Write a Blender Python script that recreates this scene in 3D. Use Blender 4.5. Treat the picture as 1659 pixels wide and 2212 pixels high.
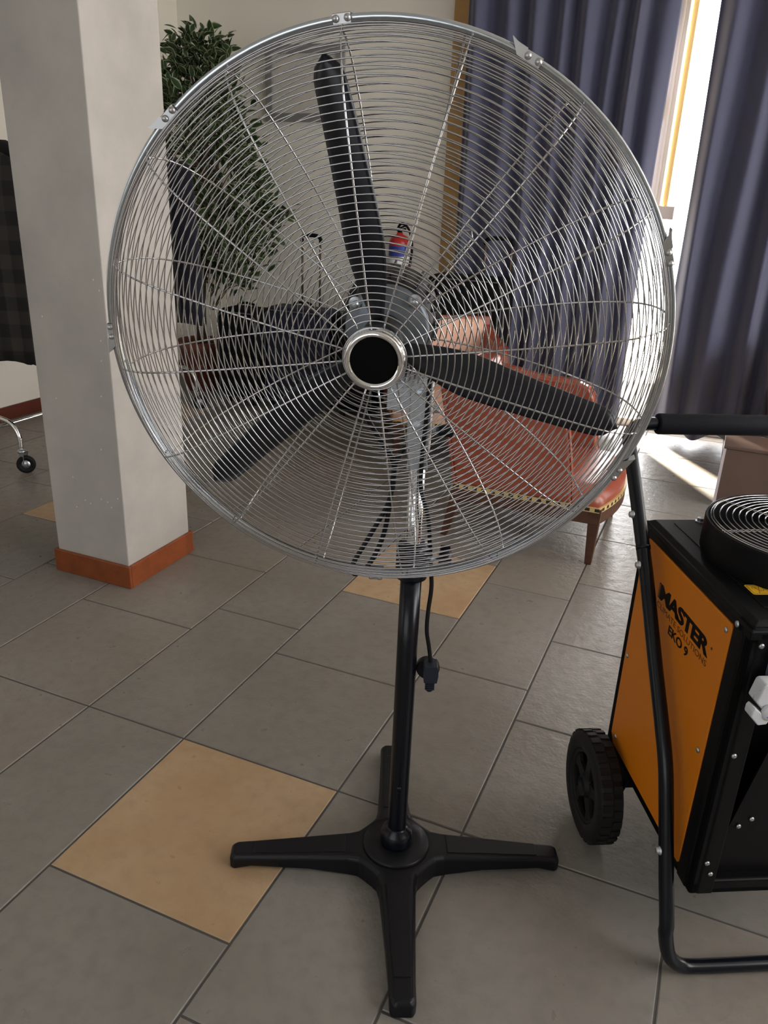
import bpy, bmesh, math, random
from mathutils import Vector, Matrix
random.seed(7)
for o in list(bpy.data.objects): bpy.data.objects.remove(o)
scn = bpy.context.scene
COL = scn.collection
pi, sin, cos, rad = math.pi, math.sin, math.cos, math.radians

# ---------------------------------------------------------------- camera, world, sun, daylight, exposure
EYE = 1.47
cam_d = bpy.data.cameras.new('camera'); cam = bpy.data.objects.new('camera', cam_d); COL.objects.link(cam)
PITCH, ROLL, YAW, FPX = 0.384514693, 0.0415549224, 0.391846151, 1721.12
fw = Vector((-sin(YAW)*cos(PITCH), cos(YAW)*cos(PITCH), -sin(PITCH)))
rt = Vector((cos(YAW), sin(YAW), 0)); up = rt.cross(fw)
r2 = cos(ROLL)*rt + sin(ROLL)*up; u2 = -sin(ROLL)*rt + cos(ROLL)*up
M = Matrix((r2, u2, -fw)).transposed().to_4x4(); M.translation = Vector((0, 0, EYE))
cam.matrix_world = M
cam_d.sensor_fit = 'VERTICAL'; cam_d.sensor_height = 24.0; cam_d.lens = FPX/2212*24.0
cam_d.clip_start = 0.02; cam_d.clip_end = 200
scn.camera = cam

scn.view_settings.view_transform = 'Standard'; scn.view_settings.look = 'None'
scn.view_settings.gamma = 1.0; scn.view_settings.use_curve_mapping = False
scn.view_settings.exposure = -0.07

world = bpy.data.worlds.new('sky'); scn.world = world; world.use_nodes = True
bg = world.node_tree.nodes['Background']
bg.inputs[0].default_value = (0.93, 0.95, 1.0, 1); bg.inputs[1].default_value = 5.0

def lamp(name, kind, loc, energy, color, target=None, size=(1, 1), angle=None):
    l = bpy.data.lights.new(name, kind); l.energy = energy; l.color = color
    if kind == 'AREA': l.shape = 'RECTANGLE'; l.size, l.size_y = size
    if angle is not None: l.angle = angle
    o = bpy.data.objects.new(name, l); COL.objects.link(o); o.location = loc
    if target is not None:
        o.rotation_euler = (Vector(target)-Vector(loc)).to_track_quat('-Z', 'Y').to_euler()
    return o
lamp('sun', 'SUN', (0, 0, 8), 70.0, (1.0, 0.90, 0.76), (0.54*3, -0.84*3, 8-2.9), angle=rad(4.0))
# added fill lamps; the first two assume unseen windows beside and behind the viewer
lamp('fill_side_assumed_window', 'AREA', (3.15, 1.3, 2.15), 95.0, (0.97, 0.96, 0.97), (-1.0, 2.0, 0.9), (2.2, 1.3))  # lamp added for an assumed window; the right wall has no opening
lamp('fill_rear_assumed_window', 'AREA', (-0.9, -3.1, 1.6), 36.0, (0.86, 0.92, 1.0), (-0.8, 2.6, 1.3), (3.0, 1.7))  # lamp added where a rear window is assumed; the wall there is closed
lamp('fill_left_rear', 'AREA', (-3.9, -0.9, 1.6), 7.0, (0.93, 0.95, 1.0), (-0.8, 1.4, 0.9), (1.6, 1.5))  # added fill from the left rear, no window known there
lamp('fill_far_side', 'AREA', (3.2, 3.6, 1.8), 100.0, (0.95, 0.96, 1.0), (-2.6, 4.9, 1.3), (1.8, 1.6))  # added fill that brightens the back wall and grazes the curtain folds
# daylight coming round the curtains of the window in view
lamp('daylight_window_gap', 'AREA', (-0.50, 6.25, 1.40), 40.0, (1.0, 0.97, 0.92), (-0.30, 3.0, 0.6), (0.9, 2.4))

# ---------------------------------------------------------------- materials
def mat(name, color, rough=0.5, metal=0.0, spec=0.5, coat=0.0, emit=None, bump=None, mottle=None, sheen=0.0, transl=0.0, trans=0.0, ior=1.45):
    m = bpy.data.materials.new(name); m.use_nodes = True
    nt = m.node_tree; b = nt.nodes['Principled BSDF']
    b.inputs['Base Color'].default_value = (*color, 1)
    b.inputs['Roughness'].default_value = rough; b.inputs['Metallic'].default_value = metal
    b.inputs['Specular IOR Level'].default_value = spec; b.inputs['Coat Weight'].default_value = coat
    b.inputs['Sheen Weight'].default_value = sheen
    b.inputs['Transmission Weight'].default_value = trans; b.inputs['IOR'].default_value = ior
    if emit: b.inputs['Emission Color'].default_value = (*emit[0], 1); b.inputs['Emission Strength'].default_value = emit[1]
    tc = None
    if bump or mottle:
        tc = nt.nodes.new('ShaderNodeTexCoord')
    if mottle:   # (scale, second colour, detail)
        n = nt.nodes.new('ShaderNodeTexNoise'); n.inputs['Scale'].default_value = mottle[0]; n.inputs['Detail'].default_value = mottle[2]
        n.inputs['Roughness'].default_value = 0.6
        r = nt.nodes.new('ShaderNodeMapRange'); r.inputs[1].default_value = 0.35; r.inputs[2].default_value = 0.65
        mx = nt.nodes.new('ShaderNodeMix'); mx.data_type = 'RGBA'
        mx.inputs[6].default_value = (*color, 1); mx.inputs[7].default_value = (*mottle[1], 1)
        nt.links.new(tc.outputs['Object'], n.inputs['Vector']); nt.links.new(n.outputs['Fac'], r.inputs[0])
        nt.links.new(r.outputs[0], mx.inputs[0]); nt.links.new(mx.outputs[2], b.inputs['Base Color'])
    if bump:     # (scale, strength, distance)
        n = nt.nodes.new('ShaderNodeTexNoise'); n.inputs['Scale'].default_value = bump[0]; n.inputs['Detail'].default_value = 6
        bp = nt.nodes.new('ShaderNodeBump'); bp.inputs['Strength'].default_value = bump[1]; bp.inputs['Distance'].default_value = bump[2]
        nt.links.new(tc.outputs['Object'], n.inputs['Vector']); nt.links.new(n.outputs['Fac'], bp.inputs['Height'])
        nt.links.new(bp.outputs[0], b.inputs['Normal'])
    if transl:
        out = nt.nodes['Material Output']; t = nt.nodes.new('ShaderNodeBsdfTranslucent'); t.inputs[0].default_value = (*[min(1, c*1.6) for c in color], 1)
        ms = nt.nodes.new('ShaderNodeMixShader'); ms.inputs[0].default_value = transl
        nt.links.new(b.outputs[0], ms.inputs[1]); nt.links.new(t.outputs[0], ms.inputs[2]); nt.links.new(ms.outputs[0], out.inputs[0])
    return m

def tile_mat(name, c1, c2, c3):
    m = bpy.data.materials.new(name); m.use_nodes = True; nt = m.node_tree; b = nt.nodes['Principled BSDF']
    tc = nt.nodes.new('ShaderNodeTexCoord')
    def noise(scale, det):
        n = nt.nodes.new('ShaderNodeTexNoise'); n.inputs['Scale'].default_value = scale; n.inputs['Detail'].default_value = det
        nt.links.new(tc.outputs['Object'], n.inputs['Vector']); return n
    def rng(src, a, b_, c=0., d=1.):
        r = nt.nodes.new('ShaderNodeMapRange'); r.inputs[1].default_value = a; r.inputs[2].default_value = b_; r.inputs[3].default_value = c; r.inputs[4].default_value = d
        nt.links.new(src, r.inputs[0]); return r.outputs[0]
    def mixc(fac, A, B):
        mx = nt.nodes.new('ShaderNodeMix'); mx.data_type = 'RGBA'; nt.links.new(fac, mx.inputs[0])
        for k, v in ((6, A), (7, B)):
            if isinstance(v, tuple): mx.inputs[k].default_value = (*v, 1)
            else: nt.links.new(v, mx.inputs[k])
        return mx.outputs[2]
    big = noise(2.3, 3); fine = noise(26, 8); grain = noise(95, 4)
    c = mixc(rng(big.outputs['Fac'], .38, .62), c1, c2)
    c = mixc(rng(fine.outputs['Fac'], .45, .72, 0, .45), c, c3)
    nt.links.new(c, b.inputs['Base Color'])
    nt.links.new(rng(fine.outputs['Fac'], .3, .7, .27, .42), b.inputs['Roughness'])
    add = nt.nodes.new('ShaderNodeMath'); add.operation = 'ADD'
    nt.links.new(rng(grain.outputs['Fac'], 0, 1, 0, .45), add.inputs[0]); nt.links.new(fine.outputs['Fac'], add.inputs[1])
    bp = nt.nodes.new('ShaderNodeBump'); bp.inputs['Strength'].default_value = 0.5; bp.inputs['Distance'].default_value = 0.005
    nt.links.new(add.outputs[0], bp.inputs['Height']); nt.links.new(bp.outputs[0], b.inputs['Normal'])
    b.inputs['Specular IOR Level'].default_value = 0.5
    return m

M_TILE = tile_mat('slate_tile_grey', (0.190, 0.172, 0.148), (0.220, 0.204, 0.182), (0.15, 0.138, 0.124))
M_TILE2 = tile_mat('slate_tile_taupe', (0.202, 0.174, 0.145), (0.230, 0.208, 0.180), (0.16, 0.142, 0.124))
M_TILEO = tile_mat('slate_tile_ochre', (0.38, 0.245, 0.13), (0.43, 0.31, 0.19), (0.32, 0.21, 0.12))
M_GROUT = mat('grout', (0.078, 0.072, 0.066), 0.9)
M_WALL = mat('cream_wall_paint', (0.80, 0.76, 0.67), 0.75, mottle=(1.2, (0.82, 0.785, 0.70), 2), bump=(60, .05, .002))
M_PLASTER = mat('trowelled_plaster', (0.49, 0.465, 0.43), 0.55, spec=.3, mottle=(2.6, (0.385, 0.365, 0.338), 9), bump=(9, .12, .004))
M_CEIL = mat('ceiling_white', (0.75, 0.73, 0.69), 0.9)
M_PLAST_PATCH = mat('white_filler', (0.72, 0.71, 0.68), 0.7)
M_SKIRT = mat('cherry_wood', (0.26, 0.062, 0.014), 0.42, coat=.1, mottle=(14, (0.19, 0.045, 0.011), 4))
M_SKIRTD = mat('red_brown_skirting', (0.13, 0.032, 0.018), 0.45)
M_CASING = mat('pine_casing', (0.50, 0.29, 0.10), 0.5, mottle=(9, (0.40, 0.23, 0.085), 5))
M_CHROME = mat('chrome_wire', (0.52, 0.52, 0.53), 0.14, 1.0)
M_BAND = mat('plated_steel_band', (0.52, 0.56, 0.60), 0.2, 1.0)
M_ZINC = mat('galvanised_steel', (0.60, 0.63, 0.66), 0.34, 1.0, mottle=(30, (0.5, 0.54, 0.58), 3))
M_MIRROR = mat('polished_chrome', (0.85, 0.85, 0.86), 0.06, 1.0)
M_SATIN = mat('clip_steel', (0.5, 0.5, 0.5), 0.38, 1.0)
M_BLADE = mat('blade_dark_enamel', (0.005, 0.006, 0.011), 0.30, spec=.5)
M_BLACKCAP = mat('matt_black_cap', (0.002, 0.002, 0.002), 0.8, spec=.1)
M_MOTORPL = mat('grey_motor_plate', (0.20, 0.225, 0.255), 0.42, 0.55)
M_MOTOR = mat('motor_black', (0.012, 0.012, 0.014), 0.5)
M_MOTORG = mat('motor_cast_grey', (0.42, 0.42, 0.44), 0.45, 0.7)
M_PAINT = mat('black_pole_paint', (0.004, 0.005, 0.008), 0.25, spec=.35)
M_BASE = mat('black_cast_base', (0.006, 0.006, 0.008), 0.38, bump=(120, .25, .001), spec=.28)
M_CABLE = mat('black_cable', (0.005, 0.005, 0.006), 0.4, spec=.35)
M_PLUG = mat('black_plug', (0.016, 0.020, 0.032), 0.45, spec=.3)
M_ORANGE = mat('orange_enamel', (0.62, 0.180, 0.005), 0.42, spec=.4)
M_HBLACK = mat('heater_black_powder', (0.003, 0.003, 0.0035), 0.45, spec=.18, bump=(300, .2, .0006))
M_HDARK = mat('heater_inner_black', (0.006, 0.006, 0.007), 0.7, spec=.2)
M_HGREY = mat('blue_grey_bracket', (0.11, 0.13, 0.16), 0.45)
M_FOAM = mat('black_foam', (0.006, 0.007, 0.010), 0.75, spec=.25)
M_RUBBER = mat('tyre_rubber', (0.008, 0.0075, 0.0075), 0.6, spec=.3)
M_INK = mat('black_print', (0.012, 0.008, 0.006), 0.5)
M_INKTHIN = mat('dark_brown_print', (0.09, 0.03, 0.005), 0.5)
M_YELLOW = mat('yellow_sticker', (0.75, 0.42, 0.02), 0.5)
M_PLUGW = mat('ivory_plastic', (0.55, 0.56, 0.58), 0.4)
M_LEATHER = mat('terracotta_leather', (0.30, 0.072, 0.038), 0.30, spec=.55, mottle=(5, (0.26, 0.060, 0.032), 3), bump=(220, .12, .0006))
M_SUNLIT = mat('sunlit_tone_leather', (0.72, 0.42, 0.30), 0.45)  # sunlight on the second chair painted in as paler leather
M_WALNUT = mat('walnut_wood', (0.085, 0.033, 0.017), 0.4, mottle=(20, (0.06, 0.024, 0.012), 5))
M_INLAYL = mat('maple_inlay', (0.55, 0.40, 0.17), 0.45)
M_INLAYD = mat('ebony_inlay', (0.02, 0.012, 0.01), 0.45)
M_CURTAIN = mat('slate_blue_curtain', (0.083, 0.088, 0.146), 0.85, sheen=.25, transl=.07, bump=(400, .15, .0005))
M_JAMB = mat('yellow_oak_jamb', (0.78, 0.58, 0.26), 0.5)
M_CREAM = mat('cream_lacquer', (0.70, 0.62, 0.50), 0.4)
M_GLASS = mat('window_glass', (1, 1, 1), 0.0, trans=1.0, ior=1.02, spec=.1)
M_TERRACE = mat('pale_terrace_stone', (0.75, 0.68, 0.55), 0.8)
M_LEAF = mat('ficus_leaf_green', (0.040, 0.070, 0.030), 0.42, spec=.35, transl=.1)
M_LEAFE = mat('ficus_leaf_edge', (0.34, 0.38, 0.22), 0.45, transl=.1)
M_STEM = mat('ficus_bark', (0.10, 0.065, 0.04), 0.8)
M_POT = mat('terracotta_pot', (0.20, 0.060, 0.038), 0.6)
M_SOIL = mat('potting_soil', (0.02, 0.014, 0.01), 0.95)
M_NAVYC = mat('navy_wool', (0.010, 0.011, 0.022), 0.9, sheen=.1)
M_BLACKC = mat('black_wool', (0.007, 0.007, 0.008), 0.9)
M_WHITEC = mat('white_cotton', (0.55, 0.55, 0.56), 0.8)
M_LUGB = mat('black_nylon', (0.004, 0.004, 0.005), 0.7, spec=.2)
M_LUGN = mat('navy_nylon', (0.008, 0.010, 0.028), 0.6)
M_LUGTR = mat('grey_piping', (0.12, 0.12, 0.14), 0.5)
M_TROLLEY = mat('brown_anodised_tube', (0.16, 0.10, 0.08), 0.35, .7)
M_RED = mat('red_enamel', (0.40, 0.02, 0.02), 0.3)
M_BLUE = mat('blue_label', (0.03, 0.05, 0.28), 0.5)
M_WHITE = mat('white_label', (0.75, 0.77, 0.80), 0.5)
M_CARD = mat('cardboard', (0.34, 0.24, 0.15), 0.85)
M_FRAMEG = mat('grey_frame', (0.22, 0.215, 0.21), 0.5)
M_PRINT = mat('pale_print', (0.56, 0.53, 0.47), 0.6)
M_BOXW = mat('brown_table_lacquer', (0.105, 0.068, 0.055), 0.35, mottle=(4, (0.12, 0.08, 0.062), 3))
M_EDGEW = mat('pale_edge_strip', (0.55, 0.50, 0.52), 0.3)
def plaid():
    m = bpy.data.materials.new('brown_check_wool'); m.use_nodes = True; nt = m.node_tree; b = nt.nodes['Principled BSDF']
    tc = nt.nodes.new('ShaderNodeTexCoord'); sp = nt.nodes.new('ShaderNodeSeparateXYZ'); nt.links.new(tc.outputs['Object'], sp.inputs[0])
    def band(out, sc):
        a = nt.nodes.new('ShaderNodeMath'); a.operation = 'MULTIPLY'; a.inputs[1].default_value = sc; nt.links.new(out, a.inputs[0])
        s_ = nt.nodes.new('ShaderNodeMath'); s_.operation = 'SINE'; nt.links.new(a.outputs[0], s_.inputs[0])
        g = nt.nodes.new('ShaderNodeMath'); g.operation = 'GREATER_THAN'; g.inputs[1].default_value = 0.0; nt.links.new(s_.outputs[0], g.inputs[0]); return g.outputs[0]
    x = band(sp.outputs['Z'], 48); y = band(sp.outputs['X'], 62)
    ad = nt.nodes.new('ShaderNodeMath'); ad.operation = 'ADD'; nt.links.new(x, ad.inputs[0]); nt.links.new(y, ad.inputs[1])
    ra = nt.nodes.new('ShaderNodeMapRange'); ra.inputs[2].default_value = 2.0; nt.links.new(ad.outputs[0], ra.inputs[0])
    mx = nt.nodes.new('ShaderNodeMix'); mx.data_type = 'RGBA'; mx.inputs[6].default_value = (0.004, 0.004, 0.004, 1); mx.inputs[7].default_value = (0.030, 0.025, 0.020, 1)
    nt.links.new(ra.outputs[0], mx.inputs[0]); nt.links.new(mx.outputs[2], b.inputs['Base Color']); b.inputs['Roughness'].default_value = .9
    return m
M_PLAID = plaid()

# ---------------------------------------------------------------- mesh helpers
def new(): return bmesh.new()
def add_box(bm, x0, x1, y0, y1, z0, z1, mi=0, mtx=None):
    vs = [bm.verts.new((x, y, z)) for z in (z0, z1) for y in (y0, y1) for x in (x0, x1)]
    fs = []
    for q in ((0, 2, 3, 1), (4, 5, 7, 6), (0, 1, 5, 4), (1, 3, 7, 5), (3, 2, 6, 7), (2, 0, 4, 6)):
        fc = bm.faces.new([vs[i] for i in q]); fc.material_index = mi; fs.append(fc)
    if mtx is not None: bmesh.ops.transform(bm, matrix=mtx, verts=vs)
    return vs
def bev(bm, w, seg=2):
    bmesh.ops.bevel(bm, geom=[e for e in bm.edges], offset=w, segments=seg, affect='EDGES', profile=.7, clamp_overlap=True)
def add_prism(bm, poly, axis, a0, a1, mi=0, mtx=None):
    """poly 2D extruded along axis ('x','y','z') from a0 to a1"""
    def P(p, t):
        return {'x': (t, p[0], p[1]), 'y': (p[0], t, p[1]), 'z': (p[0], p[1], t)}[axis]
    A = [bm.verts.new(P(p, a0)) for p in poly]; B = [bm.verts.new(P(p, a1)) for p in poly]
    n = len(poly)
    f1 = bm.faces.new(A); f2 = bm.faces.new(B[::-1]); fs = [f1, f2]
    for i in range(n): fs.append(bm.faces.new((A[i], B[i], B[(i+1) % n], A[(i+1) % n])))
    for f_ in fs: f_.material_index = mi
    if mtx is not None: bmesh.ops.transform(bm, matrix=mtx, verts=A+B)
    bmesh.ops.recalc_face_normals(bm, faces=fs)
    return A+B
def add_tube(bm, pts, r, seg=10, closed=False, cap=True, mi=0, radii=None):
    pts = [Vector(p) for p in pts]; n = len(pts); rings = []
    prev = None
    for i, p in enumerate(pts):
        if closed: t = (pts[(i+1) % n]-pts[i-1]).normalized()
        elif i == 0: t = (pts[1]-pts[0]).normalized()
        elif i == n-1: t = (pts[-1]-pts[-2]).normalized()
        else: t = ((pts[i+1]-p).normalized()+(p-pts[i-1]).normalized()).normalized()
        if prev is None:
            a = Vector((0, 0, 1)) if abs(t.z) < .9 else Vector((1, 0, 0)); s = t.cross(a).normalized()
        else:
            s = (prev - t*prev.dot(t)); s = s.normalized() if s.length > 1e-6 else t.cross(Vector((0, 0, 1))).normalized()
        prev = s; w = t.cross(s); rr = radii[i] if radii else r
        rings.append([bm.verts.new(p + rr*(cos(2*pi*k/seg)*s + sin(2*pi*k/seg)*w)) for k in range(seg)])
    m = n if closed else n-1
    for i in range(m):
        A, B = rings[i], rings[(i+1) % n]
        off = 0
        if closed and i == n-1:
            off = min(range(seg), key=lambda o: (A[0].co-B[o].co).length)
        for k in range(seg):
            f_ = bm.faces.new((A[k], A[(k+1) % seg], B[(k+1+off) % seg], B[(k+off) % seg])); f_.smooth = True; f_.material_index = mi
    if cap and not closed:
        bm.faces.new(rings[0][::-1]).material_index = mi; bm.faces.new(rings[-1]).material_index = mi
def smooth_path(pts, n=8):
    """catmull-rom"""
    P = [Vector(p) for p in pts]; P = [2*P[0]-P[1]]+P+[2*P[-1]-P[-2]]; out = []
    for i in range(1, len(P)-2):
        for k in range(n):
            t = k/n; p0, p1, p2, p3 = P[i-1:i+3]
            out.append(.5*((2*p1)+(p2-p0)*t+(2*p0-5*p1+4*p2-p3)*t*t+(3*p1-p0-3*p2+p3)*t**3))
    out.append(P[-2]); return out
def add_lathe(bm, prof, mtx=None, seg=32, mi=0, smooth=True, closed=False, cap=True):
    """prof: list of (r, z) revolved round local z"""
    rings = []; allv = []
    for r, z in prof:
        if r < 1e-6: v = [bm.verts.new((0, 0, z))]
        else: v = [bm.verts.new((r*cos(2*pi*k/seg), r*sin(2*pi*k/seg), z)) for k in range(seg)]
        rings.append(v); allv += v
    m = len(prof) if closed else len(prof)-1; fs = []
    for i in range(m):
        A, B = rings[i], rings[(i+1) % len(prof)]
        for k in range(seg):
            k2 = (k+1) % seg
            if len(A) == 1 and len(B) == 1: continue
            if len(A) == 1: f_ = bm.faces.new((A[0], B[k], B[k2]))
            elif len(B) == 1: f_ = bm.faces.new((A[k], B[0], A[k2]))
            else: f_ = bm.faces.new((A[k], B[k], B[k2], A[k2]))
            f_.smooth = smooth; f_.material_index = mi; fs.append(f_)
    if cap and not closed:
        for v in (rings[0], rings[-1]):
            if len(v) > 1: f_ = bm.faces.new(v); f_.material_index = mi; fs.append(f_)
    bmesh.ops.recalc_face_normals(bm, faces=fs)
    if mtx is not None: bmesh.ops.transform(bm, matrix=mtx, verts=allv)
    return allv
def basis_mtx(o, x, y, z):
    m = Matrix((Vector(x), Vector(y), Vector(z))).transposed().to_4x4(); m.translation = Vector(o); return m
def obj(name, bm, m, parent=None, keep=False):
    """link bm (built in the coordinates of its parent thing) as one mesh object"""
    me = bpy.data.meshes.new(name); bm.to_mesh(me); bm.free()
    for x in (m if isinstance(m, (list, tuple)) else [m]): me.materials.append(x)
    o = bpy.data.objects.new(name, me); COL.objects.link(o)
    if parent is not None: o.parent = parent
    return o
def tag(o, label=None, cat=None, group=None, kind=None):
    if label: o['label'] = label
    if cat: o['category'] = cat
    if group: o['group'] = group
    if kind: o['kind'] = kind
    return o
def thing(name, label, cat, loc=(0, 0, 0), rotz=0, group=None):
    o = bpy.data.objects.new(name, None); COL.objects.link(o); o.empty_display_size = .05
    o.location = loc; o.rotation_euler = (0, 0, rotz); return tag(o, label, cat, group)
def struct(name, bm, m, label, cat, parent=None):
    o = obj(name, bm, m, parent)
    if parent is None: tag(o, label, cat, kind='structure')
    return o
def mod_bevel(o, w, seg=2, ang=30):
    b = o.modifiers.new('bevel', 'BEVEL'); b.width = w; b.segments = seg; b.limit_method = 'ANGLE'; b.angle_limit = rad(ang)
    return o
def copy_tree(o, parent=None):
    c = o.copy(); COL.objects.link(c); c.parent = parent
    for ch in o.children: copy_tree(ch, c)
    return c
def text_obj(name, s, size, m, parent, mtx, width=None, dup=(), bold=0.0, ext=0.0006, shear=0.0, space=1.0, stretch_h=None):
    cu = bpy.data.curves.new(name+'_curve', 'FONT'); cu.body = s; cu.size = size; cu.extrude = ext; cu.offset = bold; cu.shear = shear; cu.space_character = space
    t = bpy.data.objects.new('tmp', cu)
    me = bpy.data.meshes.new_from_object(t); bpy.data.objects.remove(t)
    xs = [v.co.x for v in me.vertices]; ys = [v.co.y for v in me.vertices]
    sx = width/(max(xs)-min(xs)) if width else 1; sy = stretch_h/(max(ys)-min(ys)) if stretch_h else 1
    me.transform(Matrix.Diagonal((sx, sy, 1, 1)) @ Matrix.Translation((-min(xs), -min(ys), 0)))
    if dup:
        b0 = bmesh.new(); b0.from_mesh(me); src = me.copy()
        for dx, dy in dup: c = src.copy(); c.transform(Matrix.Translation((dx, dy, 0))); b0.from_mesh(c)
        b0.to_mesh(me); b0.free()
    me.transform(mtx); me.materials.clear(); me.materials.append(m)
    o = bpy.data.objects.new(name, me); COL.objects.link(o); o.parent = parent; return o
# ================================================================ THE ROOM
U = EYE
WX0, WX1, WY0, WY1, WZ = -4.16, 3.3, -3.25, 5.66, 2.95
def floor_mesh():
    bm = new()
    add_box(bm, WX0-.1, WX1+.1, WY0-.1, 7.2, -.05, -.0025, 2)
    g = .0048; P = .5665*U; bigw = .333*U
    k = -6
    xs = []
    for k in range(-6, 6):
        xb = (-.823+.5665*k)*U; xs.append((xb, xb+bigw, .345*U, 1.0245*U, 'b', k)); xs.append((xb+bigw, xb+P, .46*U, 1.0245*U, 's', k))
    for x0, x1, ph, y0, kind, kk in xs:
        for j in range(-12, 13):
            ya, yb = y0+j*ph, y0+(j+1)*ph
            X0, X1, Y0, Y1 = max(x0, WX0)+g, min(x1, WX1)-g, max(ya, WY0)+g, min(yb, WY1+.05)-g
            if X1-X0 < .01 or Y1-Y0 < .01: continue
            mi = 0 if random.random() < .5 else 1
            if kind == 'b' and ((kk == 0 and j in (-1, 2)) or (kk == -2 and j == 2) or (kk == 3 and j == -4) or (kk == -3 and j == 5)): mi = 3
            e = .0022; zt = 0
            lo = [bm.verts.new(p) for p in ((X0-e, Y0-e, zt-.0022), (X1+e, Y0-e, zt-.0022), (X1+e, Y1+e, zt-.0022), (X0-e, Y1+e, zt-.0022))]
            hi = [bm.verts.new(p) for p in ((X0, Y0, zt), (X1, Y0, zt), (X1, Y1, zt), (X0, Y1, zt))]
            f_ = bm.faces.new(hi); f_.material_index = mi
            for i in range(4):
                f_ = bm.faces.new((lo[i], lo[(i+1) % 4], hi[(i+1) % 4], hi[i])); f_.material_index = mi
    return bm
struct('floor', floor_mesh(), [M_TILE, M_TILE2, M_GROUT, M_TILEO], 'slate-look floor of large grey tiles with a few ochre ones', 'floor')
bm = new(); add_box(bm, WX0-.1, WX1+.1, WY0-.1, WY1+.1, WZ, WZ+.1); struct('ceiling', bm, M_CEIL, 'plain white ceiling over the room', 'ceiling')
bm = new(); add_box(bm, WX0-.12, WX0, WY0-.1, WY1+.15, 0, WZ); struct('wall_left', bm, M_WALL, 'cream painted wall behind the clothes rail', 'wall')
OPX0, OPX1, OPZ = -1.50, 2.6, 2.8
bm = new(); add_box(bm, WX0, OPX0, WY1, WY1+.15, 0, WZ); add_box(bm, OPX1, WX1, WY1, WY1+.15, 0, WZ); add_box(bm, OPX0, OPX1, WY1, WY1+.15, OPZ, WZ)
struct('wall_back', bm, M_WALL, 'cream painted wall behind the ficus and luggage', 'wall')
bm = new(); add_box(bm, WX1, WX1+.12, WY0-.1, WY1+.15, 0, WZ); struct('wall_right', bm, M_WALL, 'cream painted wall to the right of the room', 'wall')
bm = new(); add_box(bm, WX0-.1, WX1+.1, WY0-.12, WY0, 0, WZ); struct('wall_front', bm, M_WALL, 'cream painted wall behind the viewer', 'wall')
bm = new(); add_box(bm, WX0, WX0+.014, WY0, WY1, 0, .085); struct('baseboard_left', bm, M_SKIRTD, 'dark red-brown skirting along the left wall', 'baseboard')
bm = new(); add_box(bm, WX0+.014, OPX0-.1, WY1-.014, WY1, 0, .085); struct('baseboard_back', bm, M_SKIRTD, 'dark red-brown skirting along the back wall', 'baseboard')
bm = new(); add_box(bm, -1.985, -1.89, WY1-.022, WY1, 0, 2.75); add_box(bm, -1.89, -1.79, WY1-.035, WY1, 0, 2.75)
mod_bevel(struct('trim_1', bm, M_CASING, 'upright pine casing board between cream wall and curtain', 'trim'), .004)

# window with glass doors, behind the curtains
wf = new()
Y0, Y1 = WY1+.01, WY1+.08
for x in (OPX0, -.98, .95, OPX1-.07): add_box(wf, x, x+.07, Y0, Y1, 0, OPZ)
add_box(wf, OPX0, OPX1, Y0, Y1, OPZ-.07, OPZ); add_box(wf, OPX0, OPX1, Y0, Y1, 0, .05)
add_box(wf, -.66, -.535, Y0-.035, Y1, 1.44, OPZ); add_box(wf, -.575, -.560, Y0-.045, Y0, 1.44, OPZ); add_box(wf, -.66, -.45, Y0+.05, Y1+.02, 1.36, 1.44)
w = struct('window_1', wf, M_CREAM, 'cream framed glass doors seen through the curtain gap', 'window')
mod_bevel(w, .004)
bm = new(); add_box(bm, -.533, -.500, Y1+.005, Y1+.05, 1.44, OPZ-.07); obj('jamb', bm, M_JAMB, w)
bm = new(); add_box(bm, -.53, .95, Y0+.03, Y0+.036, .05, OPZ-.07); obj('pane', bm, M_GLASS, w)
bm = new(); add_box(bm, -.612, -.594, Y0-.06, Y0-.035, 1.93, 2.05); add_box(bm, -.610, -.596, Y0-.075, Y0-.06, 1.93, 2.01); obj('handle', bm, M_CREAM, w)
bm = new(); add_box(bm, -4, 5, WY1+.16, 12, -.08, -.03); struct('terrace', bm, M_TERRACE, 'sunlit pale terrace outside the glass doors', 'terrace')

# pillar and its skirting
PX0, PX1, PY0, PY1 = -2.293, -1.945, 2.165, 2.545
bm = new(); add_box(bm, PX0, PX1, PY0, PY1, 0, WZ); 
p = struct('pillar', bm, M_PLASTER, 'square grey plastered pillar with red-brown skirting', 'pillar'); mod_bevel(p, .004)
t_ = .013
bm = new(); add_box(bm, PX0-t_, PX1+t_, PY0-t_, PY0, 0, .093); add_box(bm, PX0-t_, PX1+t_, PY1, PY1+t_, 0, .093)
add_box(bm, PX0-t_, PX0, PY0, PY1, 0, .093); add_box(bm, PX1, PX1+t_, PY0, PY1, 0, .093)
mod_bevel(struct('baseboard_pillar', bm, M_SKIRT, 'orange-brown cherry skirting round the foot of the pillar', 'baseboard'), .003)
def blob(bm, cx, cz, w, h, y, n=9, seed=1):
    r = random.Random(seed)
    vs = [bm.verts.new((cx+w*(.8+.4*r.random())*cos(2*pi*k/n), y, cz+h*(.8+.4*r.random())*sin(2*pi*k/n))) for k in range(n)]
    f_ = bm.faces.new(vs); ex = bmesh.ops.extrude_face_region(bm, geom=[f_])
    bmesh.ops.translate(bm, verts=[v for v in ex['geom'] if isinstance(v, bmesh.types.BMVert)], vec=(0, -.0006, 0))
bm = new()
blob(bm, -2.005, 2.005, .011, .022, PY0-.0002, seed=3); blob(bm, -2.262, 1.985, .02, .014, PY0-.0002, seed=4)
for k in range(16): blob(bm, -2.25+.29*random.random(), .25+1.1*random.random(), .0025, .003, PY0-.0002, seed=20+k, n=6)
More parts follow.
